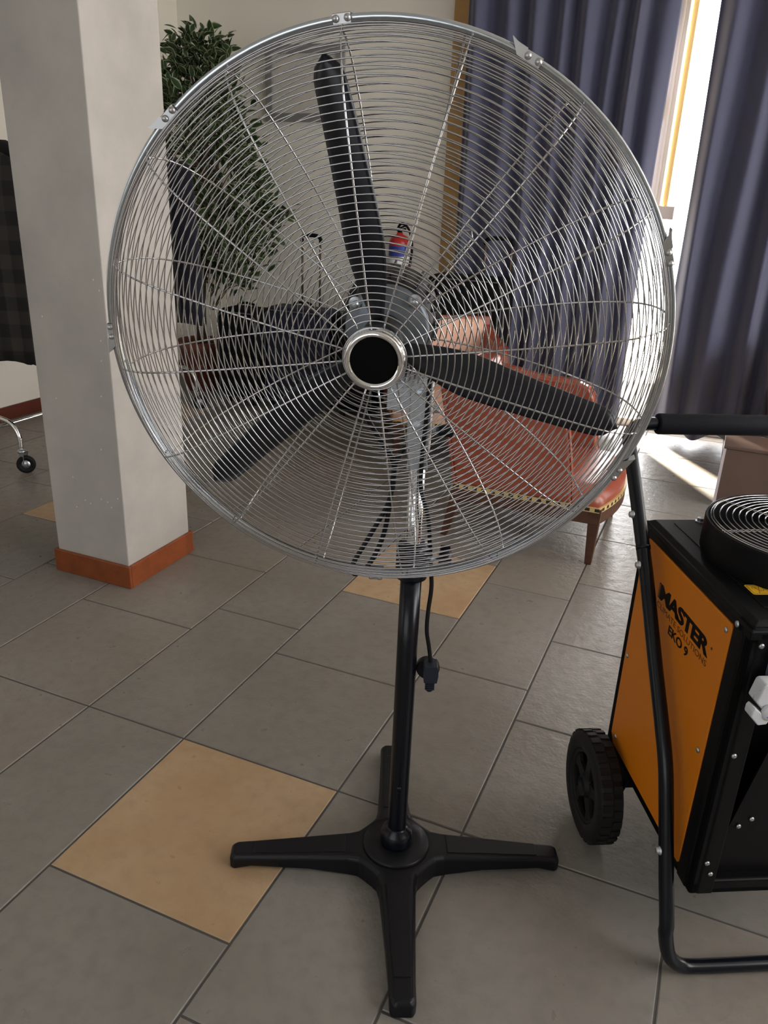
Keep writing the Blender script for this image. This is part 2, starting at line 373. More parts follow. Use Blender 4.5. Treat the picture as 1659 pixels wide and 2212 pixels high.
obj('filler_patch', bm, M_PLAST_PATCH, p)

# curtains
def curtain(name, x0, x1, y, label, seed, z0=.060, z1=2.85):
    r = random.Random(seed); bm = new()
    n = int((x1-x0)/.0075); zs = [z0+(z1-z0)*k/26 for k in range(27)]
    cen = []; x = x0
    per = []
    while x < x1+.2: w = r.uniform(.11, .23); per.append((x, w, r.uniform(.6, 1.25))); x += w
    def fold(x, t):
        for a, w, am in per:
            if a <= x < a+w: return am*(.5-.5*cos(2*pi*(x-a)/w))
        return 0
    rows = []
    for iz, z in enumerate(zs):
        t = (z-z0)/(z1-z0); row = []
        for i in range(n+1):
            x = x0+(x1-x0)*i/n
            am = .135*(.72+.28*(1-t)); dx = .010*sin(5*x+3*t)*(1-t)
            zz = z + (0.012*sin(9*x+seed)+.008*sin(23*x) if iz == 0 else 0)
            row.append(bm.verts.new((x+dx+.012*sin(17*x+4*t), y+.02*sin(3*x+2*t)*(1-t)-am*fold(x+.012*sin(6*t+x*3), t), zz)))
        rows.append(row)
    for a, b_ in zip(rows, rows[1:]):
        for i in range(n):
            f_ = bm.faces.new((a[i], a[i+1], b_[i+1], b_[i])); f_.smooth = True
    o = obj(name, bm, M_CURTAIN); tag(o, label, 'curtain', 'slate blue window curtains')
    s = o.modifiers.new('solid', 'SOLIDIFY'); s.thickness = .0016
    return o
curtain('curtain', -1.845, -.572, 5.53, 'slate blue pleated curtain on the left side of the bright gap', 11)
curtain('curtain', -.362, 1.75, 5.53, 'slate blue pleated curtain on the right side of the bright gap', 5)

# ================================================================ THE PEDESTAL FAN
FX, FY = -.4925, 1.349
fan = thing('pedestal_fan', 'large chrome pedestal fan with three black blades on a black cross base', 'fan', (FX, FY, 0))
L0 = Vector((FX, FY, 0))
HC = Vector((-.48251938, 1.12620604, 1.25071079)) - L0     # head centre, relative to the base
HN = Vector((.28339525, -.94870645, -.14015419)); HU = Vector((.95816383, .28622033, 0)); HV = Vector((.04011498, -.13429067, .99012969))
HM = basis_mtx(HC, HU, HV, HN)                             # local (u, v, n) -> fan coordinates
def hp(u, v, n): return HM @ Vector((u, v, n))

# base: cross of four tapering arms
bm = new()
ang0 = math.atan2(1.019-.80, -.087+.56)   # right arm direction
def arm_pts(L): return [(.055, .047), (.14, .036), (L-.07, .029), (L-.012, .028), (L, .020)]
secs = 26; outline = []
L = .384
for k in range(4):
    a = ang0+k*pi/2
    d = Vector((cos(a), sin(a))); s = Vector((-sin(a), cos(a)))
    for (x, w) in [(.074, .058), (.088, .046), (.112, .040), (.20, .0345), (L-.05, .027), (L-.010, .026), (L, .019)]: outline.append(d*x - s*w)
    for (x, w) in [(L, .019), (L-.010, .026), (L-.05, .027), (.20, .0345), (.112, .040), (.088, .046), (.074, .058)]: outline.append(d*x + s*w)
def topz(p):
    r = p.length
    return .058-.020*min(1, max(0, (r-.09)/(L-.09)))
lo = [bm.verts.new((p.x, p.y, .010 if .12 < p.length < L-.045 else .0)) for p in outline]
mid = [bm.verts.new((p.x, p.y, topz(p)-.010)) for p in outline]
hi = [bm.verts.new((p.x-.006*p.x/p.length - 0, p.y-.006*p.y/p.length, topz(p))) for p in outline]
for i, p in enumerate(outline):   # pull the top edge inwards across the arm
    a = ang0+(i//14)*pi/2; s = Vector((-sin(a), cos(a))); side = p.dot(s)
    hi[i].co.x -= s.x*.006*(1 if side > 0 else -1); hi[i].co.y -= s.y*.006*(1 if side > 0 else -1)
n = len(outline)
for i in range(n):
    j = (i+1) % n
    bm.faces.new((lo[i], lo[j], mid[j], mid[i])); bm.faces.new((mid[i], mid[j], hi[j], hi[i]))
for k in range(4):                # tops of the arms as quads, centre as one face
    b0 = k*14
    for q in range(6):
        bm.faces.new((hi[b0+q], hi[b0+q+1], hi[b0+12-q], hi[b0+13-q])); bm.faces.new((lo[b0+13-q], lo[b0+12-q], lo[b0+q+1], lo[b0+q]))
bm.faces.new([hi[k*14+q] for k in range(4) for q in (0, 13)]); bm.faces.new([lo[k*14+q] for k in (3, 2, 1, 0) for q in (13, 0)])
bmesh.ops.recalc_face_normals(bm, faces=bm.faces)
bmesh.ops.translate(bm, verts=bm.verts, vec=(0, 0, 0))
base = mod_bevel(obj('base', bm, M_BASE, fan), .004, 3, 25)
for k in range(4):                # raised plates let into each arm
    bm = new(); a = ang0+k*pi/2; m4 = Matrix.Rotation(a, 4, 'Z')
    vs = add_prism(bm, [(.118, -.026), (L-.055, -.0175), (L-.055, .0175), (.118, .026)], 'z', 0, .004)
    for v in vs: v.co.z += topz(Vector((v.co.x, v.co.y)))-.0022
    bmesh.ops.transform(bm, matrix=m4, verts=vs)
    mod_bevel(obj('arm_inlay', bm, M_BASE, base), .0012, 2)
bm = new(); add_lathe(bm, [(.0, .056), (.076, .056), (.078, .060), (.074, .066), (.050, .0675), (0, .0675)], seg=48); obj('base_ring', bm, M_BASE, base)
bm = new(); add_lathe(bm, [(.0365, .066), (.0375, .074), (.0375, .092), (.034, .102), (.0245, .110), (.0245, .112), (0, .112)], seg=40); obj('pole_socket', bm, M_PAINT, fan)
bm = new(); add_lathe(bm, [(.0215, .105), (.0215, .535), (.0215, .775), (0, .775)], seg=40, cap=False); pole = obj('pole', bm, M_PAINT, fan)
bm = new(); dv = Vector((.34, -.94, 0)).normalized(); add_lathe(bm, [(.0065, 0), (.0065, .001), (.005, .0035), (0, .0045)], basis_mtx(dv*.0208+Vector((0, 0, .235)), Vector((.94, .34, 0)), (0, 0, 1), dv), 16); obj('locking_screw', bm, M_PAINT, fan)
# clamping collar at the top of the black pole
bm = new(); add_lathe(bm, [(.023, .750), (.031, .753), (.0325, .765), (.0325, .818), (.027, .828), (.017, .830)], seg=40); col_ = obj('collar', bm, M_PAINT, fan)
bm = new(); dv = Vector((.93, .36, 0)); add_tube(bm, [dv*.030+Vector((0, 0, .795)), dv*.055+Vector((0, 0, .795))], .007, 12)
obj('clamp_screw', bm, M_ZINC, col_)
bm = new(); mm = basis_mtx(dv*.052+Vector((0, 0, .795)), Vector((-.36, .93, 0)), (0, 0, 1), dv)
add_lathe(bm, [(.010, 0), (.022, .004), (.024, .010), (.024, .020), (.018, .025), (0, .026)], mm, 20)
for k in range(5):
    add_box(bm, -.004, .004, .016, .028, .003, .022, mtx=mm @ Matrix.Rotation(2*pi*k/5, 4, 'Z'))
obj('clamp_knob', bm, M_PAINT, fan)
bm = new(); add_lathe(bm, [(.0155, .80), (.0155, 1.06), (0, 1.062)], seg=32, cap=False); obj('chrome_tube', bm, M_MIRROR, fan)

# tilting bracket of folded galvanised strips between tube and motor
bm = new()
bm_ax = Vector((HN.x, HN.y, 0)).normalized(); sd = Vector((-bm_ax.y, bm_ax.x, 0))
if sd.dot(HU) < 0: sd = -sd
BM = basis_mtx((0, 0, 0), sd, bm_ax, (0, 0, 1))            # x: right, y: towards the viewer, z up
for sx in (-.021, .018):
    add_prism(bm, [(-.028, 1.020), (.026, 1.020), (.036, 1.10), (.034, 1.17), (.010, 1.19), (-.022, 1.18), (-.034, 1.08)], 'x', sx, sx+.003, mtx=BM)
add_prism(bm, [(-.020, 1.03), (.020, 1.03), (.020, 1.175), (-.020, 1.175)], 'y', .028, .031, mtx=BM)
add_prism(bm, [(-.020, .985), (.020, .985), (.016, 1.03), (-.016, 1.03)], 'y', .015, .018, mtx=BM)
add_prism(bm, [(-.060, 1.10), (-.020, 1.10), (-.020, 1.19), (-.060, 1.19)], 'y', .030, .034, mtx=BM)
brk = mod_bevel(obj('tilt_bracket', bm, M_ZINC, fan), .001)
for (x, y, z) in ((.024, .010, 1.155), (.024, .004, 1.060), (.024, .022, 1.105)):
    bm = new(); m4 = BM @ basis_mtx((x, y, z), (0, 1, 0), (0, 0, 1), (1, 0, 0))
    add_lathe(bm, [(.011, 0), (.011, .002), (.008, .0022), (.008, .011), (0, .012)], m4, 6, smooth=False); obj('bolt', bm, M_ZINC, brk)
for (x, y, z) in ((.0, .033, 1.135), (.0, .033, 1.075)):
    bm = new(); m4 = BM @ basis_mtx((x, y, z), (1, 0, 0), (0, 0, -1), (0, 1, 0))
    add_lathe(bm, [(.011, 0), (.011, .0015), (.007, .002), (.007, .006), (0, .007)], m4, 6, smooth=False); obj('bolt', bm, M_ZINC, brk)
bm = new(); add_lathe(bm, [(.006, 0), (.010, .003), (.012, .010), (.012, .03), (.007, .034), (0, .035)], BM @ basis_mtx((.030, .004, 1.060), (0, 1, 0), (0, 0, 1), (1, 0, 0)), 12)
obj('tilt_knob', bm, M_PAINT, brk)

# motor: grey mounting disc, finned body
bm = new(); add_lathe(bm, [(0, -.078), (.064, -.078), (.068, -.082), (.068, -.094), (.060, -.100), (0, -.100)], HM, 56); mp = obj('motor_plate', bm, M_MOTORPL, fan)
bm = new(); add_lathe(bm, [(0, -.045), (.022, -.045), (.024, -.05), (.024, -.078), (0, -.078)], HM, 32); obj('shaft_boss', bm, M_MOTOR, fan)
bm = new()
add_lathe(bm, [(.0, -.098), (.063, -.100), (.072, -.112), (.074, -.205), (.066, -.222), (.045, -.232), (0, -.234)], HM, 48)
for k in range(20):
    a = 2*pi*k/20
    add_box(bm, .070, .082, -.0015, .0015, -.205, -.112, mtx=HM @ Matrix.Rotation(a, 4, 'Z'))
obj('motor', bm, M_MOTOR, fan)
bm = new()
for k in range(7):
    add_box(bm, .010+.008*k, .013+.008*k, -.105, -.062, -.190, -.118, mtx=HM)
add_box(bm, .008, .064, -.070, -.060, -.192, -.116, mtx=HM)
obj('motor_foot', bm, M_MOTORG, fan)
bm = new(); add_box(bm, -.06, -.005, -.125, -.07, -.185, -.120, mtx=HM); mod_bevel(obj('junction_box', bm, M_MOTOR, fan), .006)
for i, (a, r_) in enumerate(((47, .064), (143, .064), (-38, .064), (-130, .064))):
    bm = new(); u_, v_ = r_*cos(rad(a)), r_*sin(rad(a))
    m4 = HM @ Matrix.Translation((u_, v_, -.079))
    add_lathe(bm, [(.011, 0), (.011, .002), (.0085, .003), (.0065, .0032), (.0065, .009), (.004, .011), (0, .0115)], m4, 18, smooth=False)
    obj('plate_screw', bm, M_ZINC, mp)

# blades
def blade(phi):
    bm = new(); ns, nc = 26, 8; top = []; bot = []
    for i in range(ns+1):
        t = i/ns; r = .030+(.392-.030)*t
        if t < .35: w = .020+.048*math.sin(pi/2*t/.35)
        else: w = .068-.022*(t-.35)/.65
        if t > .90: w *= max(.12, math.sqrt(max(0, 1-((t-.90)/.10)**2)))
        sweep = .004*math.sin(pi*t)-.006*t
        tw = rad(26-14*t); A = []; B = []
        for j in range(nc+1):
            s = (j/nc-.5)*w; camb = .006*(1-(2*j/nc-1)**2)
            x = sweep+s*cos(tw); n_ = s*sin(tw)+camb-.012
            A.append(bm.verts.new(hp(*(Matrix.Rotation(phi-pi/2, 3, 'Z') @ Vector((x, r, n_))))))
            B.append(bm.verts.new(hp(*(Matrix.Rotation(phi-pi/2, 3, 'Z') @ Vector((x, r, n_-.0016))))))
        top.append(A); bot.append(B)
    for i in range(ns):
        for j in range(nc):
            for g, fl in ((top, 1), (bot, 0)):
                q = (g[i][j], g[i][j+1], g[i+1][j+1], g[i+1][j]); f_ = bm.faces.new(q if fl else q[::-1]); f_.smooth = True
        bm.faces.new((top[i][0], top[i+1][0], bot[i+1][0], bot[i][0])); bm.faces.new((top[i][nc], bot[i][nc], bot[i+1][nc], top[i+1][nc]))
    for i in (0, ns):
        for j in range(nc): bm.faces.new((top[i][j], bot[i][j], bot[i][j+1], top[i][j+1]))
    bmesh.ops.recalc_face_normals(bm, faces=bm.faces)
    return obj('blade', bm, M_BLADE, fan)
for phi in (101.5, -18.0, -138.0): blade(rad(phi))
bm = new(); add_lathe(bm, [(0, .004), (.030, .004), (.034, 0), (.034, -.030), (.026, -.036), (0, -.036)], HM, 40); obj('blade_hub', bm, M_MOTOR, fan)

# cages: wire rings and spokes
R0 = .4255
def prof_front(q):     # q 0..1 from the cap out to the rim: (radius, n)
    pts = FP; return interp(pts, q)
def interp(pts, q):
    seg = [0]
    for a, b_ in zip(pts, pts[1:]): seg.append(seg[-1]+math.hypot(b_[0]-a[0], b_[1]-a[1]))
    d = q*seg[-1]
    for i in range(len(pts)-1):
        if d <= seg[i+1] or i == len(pts)-2:
            t = (d-seg[i])/(seg[i+1]-seg[i]); return (pts[i][0]+(pts[i+1][0]-pts[i][0])*t, pts[i][1]+(pts[i+1][1]-pts[i][1])*t)
def cr2(pts): return [(p.x, p.y) for p in smooth_path([(a, b_, 0) for a, b_ in pts], 6)]
FP = cr2([(.0435, .0705), (.15, .073), (.27, .072), (.345, .066), (.385, .052), (.408, .034), (.4185, .014), (.4215, -.006)])
BP = cr2([(.074, -.100), (.13, -.118), (.20, -.128), (.27, -.127), (.335, -.115), (.38, -.096), (.406, -.070), (.4185, -.040), (.4215, -.016)])
def ring(bm, r, nn, w, seg=6, N=112):
    add_tube(bm, [hp(r*cos(2*pi*k/N), r*sin(2*pi*k/N), nn) for k in range(N)], w, seg, closed=True)
def grille(name, prof, nr, phase, wr, ws):
    bm = new()
    for i in range(nr): r, nn = interp(prof, (i+.35)/nr); ring(bm, r, nn, wr)
    g = obj(name, bm, M_CHROME, fan)
    for k in range(16):
        a = rad(phase)+k*2*pi/16; bm = new()
        off = wr+ws if name == 'rear_grille' else -(wr+ws)
        P = [interp(prof, q/22) for q in range(23)]
        add_tube(bm, [hp(r*cos(a), r*sin(a), nn+off*.8) for r, nn in P], ws, 8)
        obj('spoke', bm, M_CHROME, g)
    return g
fg = grille('front_grille', FP, 42, 97.6, .00100, .00145)
rg = grille('rear_grille', BP, 40, 99.0, .00100, .00145)
for a in (50, 140, -40, -130):      # hairpin wires that hold the rear grille to the motor plate
    bm = new(); d_ = .009; ca, sa = cos(rad(a)), sin(rad(a))
    P = []
    for r_, n_ in ((.060, -.104), (.12, -.121), (.185, -.132)): P.append(hp(r_*ca-d_*sa, r_*sa+d_*ca, n_))
    P.append(hp(.193*ca, .193*sa, -.133))
    for r_, n_ in ((.185, -.132), (.12, -.121), (.060, -.104)): P.append(hp(r_*ca+d_*sa, r_*sa-d_*ca, n_))
    add_tube(bm, P, .0013, 6); obj('mounting_wire', bm, M_CHROME, rg)
# clamping band round the rim
bm = new()
add_lathe(bm, [(.4205, -.016), (.4205, .003), (.4290, .0045), (.4305, .002), (.4312, -.008), (.4305, -.018), (.4290, -.0195)], HM, 160, closed=True)
band = obj('rim_band', bm, M_BAND, fan)
def clip(a, lever):
    bm = new(); m4 = HM @ Matrix.Rotation(a, 4, 'Z')
    def Q(t, dr, n_): return m4 @ Vector(((.4305+dr)*cos(t), (.4305+dr)*sin(t), n_))
    N = 8; half = .027
    g = []
    for i in range(N+1):
        t = -half+2*half*i/N*1.0
        g.append([bm.verts.new(Q(t, dr, n_)) for dr, n_ in ((-.010, .0075), (.0012, .0075), (.0022, .006), (.0022, -.019), (-.010, -.0205), (-.010, -.0195), (.0010, -.018), (.0010, .005), (-.010, .0065))])
    for i in range(N):
        for j in range(9): bm.faces.new((g[i][j], g[i][(j+1) % 9], g[i+1][(j+1) % 9], g[i+1][j]))
    bm.faces.new(g[0][::-1]); bm.faces.new(g[-1])
    if lever:   # sprung lever standing off the band
        A = [(.027, .0022), (.060, .003), (.080, .0065), (.082, .008), (.062, .0048), (.027, .0035)]
        lo_ = [bm.verts.new(Q(t, d_, .006)) for t, d_ in A]; hi_ = [bm.verts.new(Q(t, d_, -.010)) for t, d_ in A]
        bm.faces.new(lo_); bm.faces.new(hi_[::-1])
        for i in range(6): bm.faces.new((lo_[i], hi_[i], hi_[(i+1) % 6], lo_[(i+1) % 6]))
        pts = [(.020, -.010), (.050, -.009), (.081, .0065), (.027, .0025)]
        lo_ = [bm.verts.new(Q(t, d_, .0078)) for t, d_ in pts]; hi_ = [bm.verts.new(Q(t, d_, .0068)) for t, d_ in pts]
        bm.faces.new(lo_); bm.faces.new(hi_[::-1])
        for i in range(4): bm.faces.new((lo_[i], hi_[i], hi_[(i+1) % 4], lo_[(i+1) % 4]))
    bmesh.ops.recalc_face_normals(bm, faces=bm.faces)
    c = obj('rim_clip', bm, M_SATIN, band)
    for t in (-.018, .018):
        bm = new(); p = Q(t, -.004, .0078); add_lathe(bm, [(.0048, 0), (.0045, .0022), (.0028, .0042), (0, .005)], basis_mtx(p, HU, HV, HN), 14)
        obj('rivet', bm, M_SATIN, band)
for a, lv in ((97.7, 0), (64.0, 1), (20.5, 1), (-26.0, 1), (134, 1), (180.5, 1), (-90, 0)): clip(rad(a), lv)
# hub cap
bm = new(); add_lathe(bm, [(.0350, .0775), (.0365, .0805), (.0400, .0815), (.0437, .0785), (.0462, .0720), (.0470, .0640), (.0440, .0600), (0, .0600)], HM, 72); hc = obj('hub_cap', bm, M_MIRROR, fan)
bm = new(); add_lathe(bm, [(0, .0790), (.033, .0790), (.0355, .0782), (.0358, .0760)], HM, 64, cap=False); tag(obj('cap_disc', bm, M_BLACKCAP, hc), 'matt black disc')

# cables and plug
def from_px_plane(x, y, dist):   # only used to lay out loose cable in fan coordinates
    d = r2*((x-829.5)/FPX) - u2*((y-1106)/FPX) + fw
    return Vector((0, 0, EYE))+d*dist-L0
bm = new()
add_tube(bm, smooth_path([from_px_plane(x, y, t) for x, y, t in ((800, 850, 1.470), (785, 880, 1.481), (808, 930, 1.499), (838, 975, 1.516), (851, 1005, 1.527), (849, 1050, 1.544), (835, 1095, 1.560), (812, 1135, 1.575), (785, 1180, 1.592), (762, 1220, 1.606), (768, 1240, 1.614), (800, 1215, 1.605), (830, 1150, 1.581), (846, 1060, 1.547), (852, 1010, 1.529), (868, 975, 1.516), (888, 958, 1.510))], 8), .0050, 10)
add_tube(bm, smooth_path([from_px_plane(x, y, t) for x, y, t in ((930, 810, 1.393), (926, 850, 1.408), (922, 900, 1.426), (916, 950, 1.445), (911, 1000, 1.463), (909, 1050, 1.482), (918, 1090, 1.496), (926, 1130, 1.531), (929, 1180, 1.580), (931, 1230, 1.598), (932, 1270, 1.613), (925, 1320, 1.631), (922, 1362, 1.647), (927, 1400, 1.661), (931, 1445, 1.677), (927, 1492, 1.695))], 8), .0044, 10)
obj('power_cord', bm, M_CABLE, fan)
bm = new(); PB = from_px_plane(927, 1490, 1.694); ax = Vector((-.35*.1, .0, -1)).normalized()
pr = Vector(rt); pf = Vector((-fw.x, -fw.y, 0)).normalized()
PM = basis_mtx(PB, pr, pf, pr.cross(pf)) @ Matrix.Scale(1.18, 4)
add_lathe(bm, [(.0045, .002), (.0075, -.002), (.0095, -.022), (.0115, -.026)], PM, 16)
for k in range(4): add_box(bm, -.0085, .0085, .004, .0105, -.008-.004*k, -.006-.004*k, mtx=PM)
vs = add_prism(bm, [(-.0115, -.024), (.0115, -.024), (.0135, -.038), (.0130, -.052), (.0105, -.058), (-.0105, -.058), (-.0130, -.052), (-.0135, -.038)], 'y', -.012, .016, mtx=PM)
pl = mod_bevel(obj('plug', bm, M_PLUG, fan), .003, 3)
bm = new(); m4 = PM @ basis_mtx((-.004, -.010, -.036), (1, 0, 0), (0, 0, 1), (0, -1, 0))
add_lathe(bm, [(.020, 0), (.0215, .004), (.0215, .012), (.019, .016), (0, .016)], m4, 28); obj('plug_face', bm, M_CABLE, pl)
bm = new()
for sx in (-.0095, .0095): add_tube(bm, [PM @ Vector((sx-.004, -.026, -.036)), PM @ Vector((sx-.004, -.045, -.036))], .0024, 10)
obj('pin', bm, M_ZINC, pl)

# ================================================================ THE FAN HEATER (local x: across, y: depth away, z up)
HA = rad(28)
ht = thing('fan_heater', 'orange and black wheeled fan heater with tube frame, right of the pedestal fan', 'heater', (0, 0, 0), HA)
S0, S1, T0, T1, Z0, Z1 = .742, 1.218, 1.116, 1.595, .205, .807
bm = new()
C = .020
# corner posts, rails (hollow front)
add_box(bm, S0, S0+.045, T0, T0+.05, Z0, Z1); add_box(bm, S1-.045, S1, T0, T0+.05, Z0, Z1)
add_box(bm, S0, S1, T0, T0+.05, Z0, Z0+.035); add_box(bm, S0, S1, T0, T0+.05, Z1-.035, Z1)
add_box(bm, S0, S1, T1-.04, T1, Z0, Z1)
add_box(bm, S0, S0+.012, T0, T1, Z0, Z1); add_box(bm, S1-.012, S1, T0, T1, Z0, Z1)
add_box(bm, S0, S1, T0, T1, Z0, Z0+.02)
shell = mod_bevel(obj('body_frame', bm, M_HBLACK, ht), .008, 3)
def frustum(bm, x0, x1, y0, y1, z0, z1, z2, ins):
    rings = [[bm.verts.new((x, y, z)) for x, y in ((x0+i, y0+i), (x1-i, y0+i), (x1-i, y1-i), (x0+i, y1-i))] for z, i in ((z0, 0), (z1, 0), (z2, ins))]
    bm.faces.new(rings[0][::-1]); bm.faces.new(rings[2])
    for A, B in zip(rings, rings[1:]):
        for k in range(4): bm.faces.new((A[k], A[(k+1) % 4], B[(k+1) % 4], B[k]))
bm = new(); frustum(bm, S0-.003, S1+.003, T0-.003, T1+.003, Z1-.022, Z1-.006, Z1+.007, .020)
top = mod_bevel(obj('top_cover', bm, M_HBLACK, ht), .002, 2)
bm = new(); add_prism(bm, [(S0+.050, T0+.060), (S1-.050, T0+.060), (S1-.050, T1-.040), (S0+.050, T1-.040)], 'z', Z1+.0065, Z1+.0085)
mod_bevel(obj('top_plate', bm, M_HBLACK, ht), .001, 2)
bm = new(); add_prism(bm, [(S0-.003, T0+.052), (S0-.003, T0+.018), (S0+.016, T0-.003), (S0+.046, T0-.003), (S0+.046, T0+.052)], 'z', Z0+.004, Z1-.008)
mod_bevel(obj('corner_post', bm, M_HBLACK, ht), .002, 2)
# orange side panels with clipped corners
def side_panel(s_in, s_out):
    bm = new(); y0, y1, z0, z1, c = T0+.052, T1-.030, Z0+.028, Z1-.024, .020
    add_prism(bm, [(y0+c*.2, z0), (y1-c, z0), (y1, z0+c), (y1, z1-c), (y1-c, z1), (y0+c*.3, z1), (y0, z1-c*.5), (y0, z0+c*.3)], 'x', s_in, s_out)
    return mod_bevel(obj('side_panel', bm, M_ORANGE, ht), .0015, 2)
sp_l = side_panel(S0-.0045, S0+.001); side_panel(S1-.001, S1+.0045)
for (t, z) in ((T0+.068, .765), (T0+.070, .50), (T1-.045, .735), (T1-.045, .48), (T1-.06, .26)):
    bm = new(); add_lathe(bm, [(.006, 0), (.0055, .002), (.003, .0035), (0, .004)], basis_mtx((S0-.0045, t, z), (0, -1, 0), (0, 0, 1), (-1, 0, 0)), 12)
    obj('panel_screw', bm, M_SATIN, sp_l)
XS = S0-.0046
def pm(t, z): return basis_mtx((XS, t, z), (0, -1, 0), (0, 0, 1), (-1, 0, 0))
text_obj('brand_lettering', 'MASTER', .04, M_INK, sp_l, pm(1.449, .6855) @ Matrix(((1, 0, 0, 0), (-.025, 1, 0, 0), (0, 0, 1, 0), (0, 0, 0, 1))), width=.224, stretch_h=.034, dup=((.0012, .0003), (-.0012, -.0003), (0, .0008), (0, -.0008)), bold=.0012, ext=.0004, space=.9)
text_obj('slogan_lettering', 'CLIMATE SOLUTIONS', .02, M_INKTHIN, sp_l, pm(1.455, .6665) @ Matrix(((1, 0, 0, 0), (-.025, 1, 0, 0), (0, 0, 1, 0), (0, 0, 0, 1))), width=.232, stretch_h=.0125, ext=.0003)
text_obj('model_lettering', 'EKO 9', .02, M_INK, sp_l, pm(1.385, .6385) @ Matrix(((1, 0, 0, 0), (-.025, 1, 0, 0), (0, 0, 1, 0), (0, 0, 0, 1))), width=.090, stretch_h=.019, dup=((.0011, 0), (-.0011, 0), (0, .0006), (0, -.0006)), ext=.0005)
text_obj('registered_mark', '®', .008, M_INK, sp_l, pm(1.219, .703), width=.006, stretch_h=.006, ext=.0003)
bm = new(); add_prism(bm, [(0, 0), (.007, 0), (.007, .034), (0, .034)], 'z', 0, .0004, mtx=pm(1.4585, .6855)); obj('logo_bar', bm, M_INK, sp_l)
bm = new()
for k in range(8): add_box(bm, .0022, .0048, .0030+.0036*k, .0052+.0036*k, .0004, .0007, mtx=pm(1.4585, .6855))
obj('logo_bar_mark', bm, M_ORANGE, sp_l)
# recessed front: back plate, sloping baffle, socket
bm = new(); add_box(bm, S0+.012, S1-.012, T0+.13, T0+.136, Z0, Z1-.03)
obj('front_recess', bm, M_HDARK, ht)
bm = new(); add_prism(bm, [(.778, Z0+.034), (S1-.04, Z0+.034), (S1-.04, .600), (.858, .600)], 'y', T0+.020, T0+.026); baf = obj('front_baffle', bm, M_HBLACK, ht)
bm = new(); add_prism(bm, [(S0+.046, T0+.004), (S0+.075, T0+.075), (S0+.075, T0+.080), (S0+.044, T0+.010)], 'z', Z0+.03, Z1-.09); obj('front_bevel', bm, M_HBLACK, ht)
for (s, t, z) in ((.762, T0-.0035, .290), (.762, T0-.0035, .775), (.762, T0-.0035, .545), (.768, T0+.03, .648), (.774, T0-.0035, .262)):
    bm = new(); add_lathe(bm, [(.0052, 0), (.005, .0025), (.003, .0038), (0, .004)], basis_mtx((s, t+.0005, z), (1, 0, 0), (0, 0, 1), (0, -1, 0)), 14); obj('front_screw', bm, M_SATIN, shell)
for (s, z) in ((.835, .395), (.812, .378)):
    bm = new(); add_lathe(bm, [(.0052, 0), (.005, .0025), (.003, .0038), (0, .004)], basis_mtx((s+.01, T0+.0195, z-.02), (1, 0, 0), (0, 0, 1), (0, -1, 0)), 14); obj('baffle_screw', bm, M_SATIN, baf)
bm = new(); add_lathe(bm, [(.012, 0), (.012, .0015), (.008, .002), (.008, .009), (0, .010)], basis_mtx((.858, T1-.028, Z1+.007), (1, 0, 0), (0, 1, 0), (0, 0, 1)), 6, smooth=False); obj('top_bolt', bm, M_ZINC, shell)
for s, t in ((S0-.0032, T0+.040), (S0-.0032, T1-.03)):
    bm = new(); add_lathe(bm, [(.0062, 0), (.006, .0025), (.003, .004), (0, .0045)], basis_mtx((s, t, Z1-.014), (0, -1, 0), (0, 0, 1), (-1, 0, 0)), 14); obj('top_screw', bm, M_ZINC, shell)
# carrying bracket at the top of the front
bm = new(); add_prism(bm, [(T0-.004, Z1-.030), (T0-.020, Z1-.040), (T0-.022, Z1-.085), (T0-.018, Z1-.092), (T0+.002, Z1-.092), (T0+.002, Z1-.030)], 'x', S0+.040, S0+.30)
mod_bevel(obj('front_bracket', bm, M_HGREY, ht), .006, 3)
# mains inlet with hinged ivory lid
bm = new(); add_prism(bm, [(.750, .690), (.757, .722), (.761, .725), (.815, .725), (.820, .662), (.775, .662)], 'y', 1.070, 1.100); inl = mod_bevel(obj('mains_inlet', bm, M_PLUGW, ht), .004, 3)
bm = new(); add_box(bm, .778, .812, 1.098, T0+.022, .672, .715); obj('inlet_stem', bm, M_PLUGW, inl)
bm = new(); add_prism(bm, [(.741, .678), (.745, .684), (.776, .661), (.772, .651), (.757, .649), (.741, .666)], 'y', 1.062, 1.086); mod_bevel(obj('inlet_latch', bm, M_PLUGW, inl), .002, 2)
bm = new(); add_tube(bm, [(.755+.010*cos(rad(k)), 1.075, .700+.012*sin(rad(k))) for k in range(90, 260, 17)], .0006, 6); obj('latch_wire', bm, M_ZINC, inl)
bm = new(); add_lathe(bm, [(0, 0), (.0135, 0), (.0145, .0015), (.0145, .007), (.013, .009), (0, .009)], basis_mtx((.7735, 1.069, .6735), (1, 0, 0), (0, 0, 1), (0, -1, 0)), 32); lid = obj('inlet_lid', bm, M_PLUGW, inl)
bm = new(); add_tube(bm, [(.7735+.007*cos(rad(k)), 1.0598, .6725+.007*sin(rad(k))) for k in range(215, 330, 12)], .0006, 5)
obj('lid_print', bm, M_BLUE, inl)
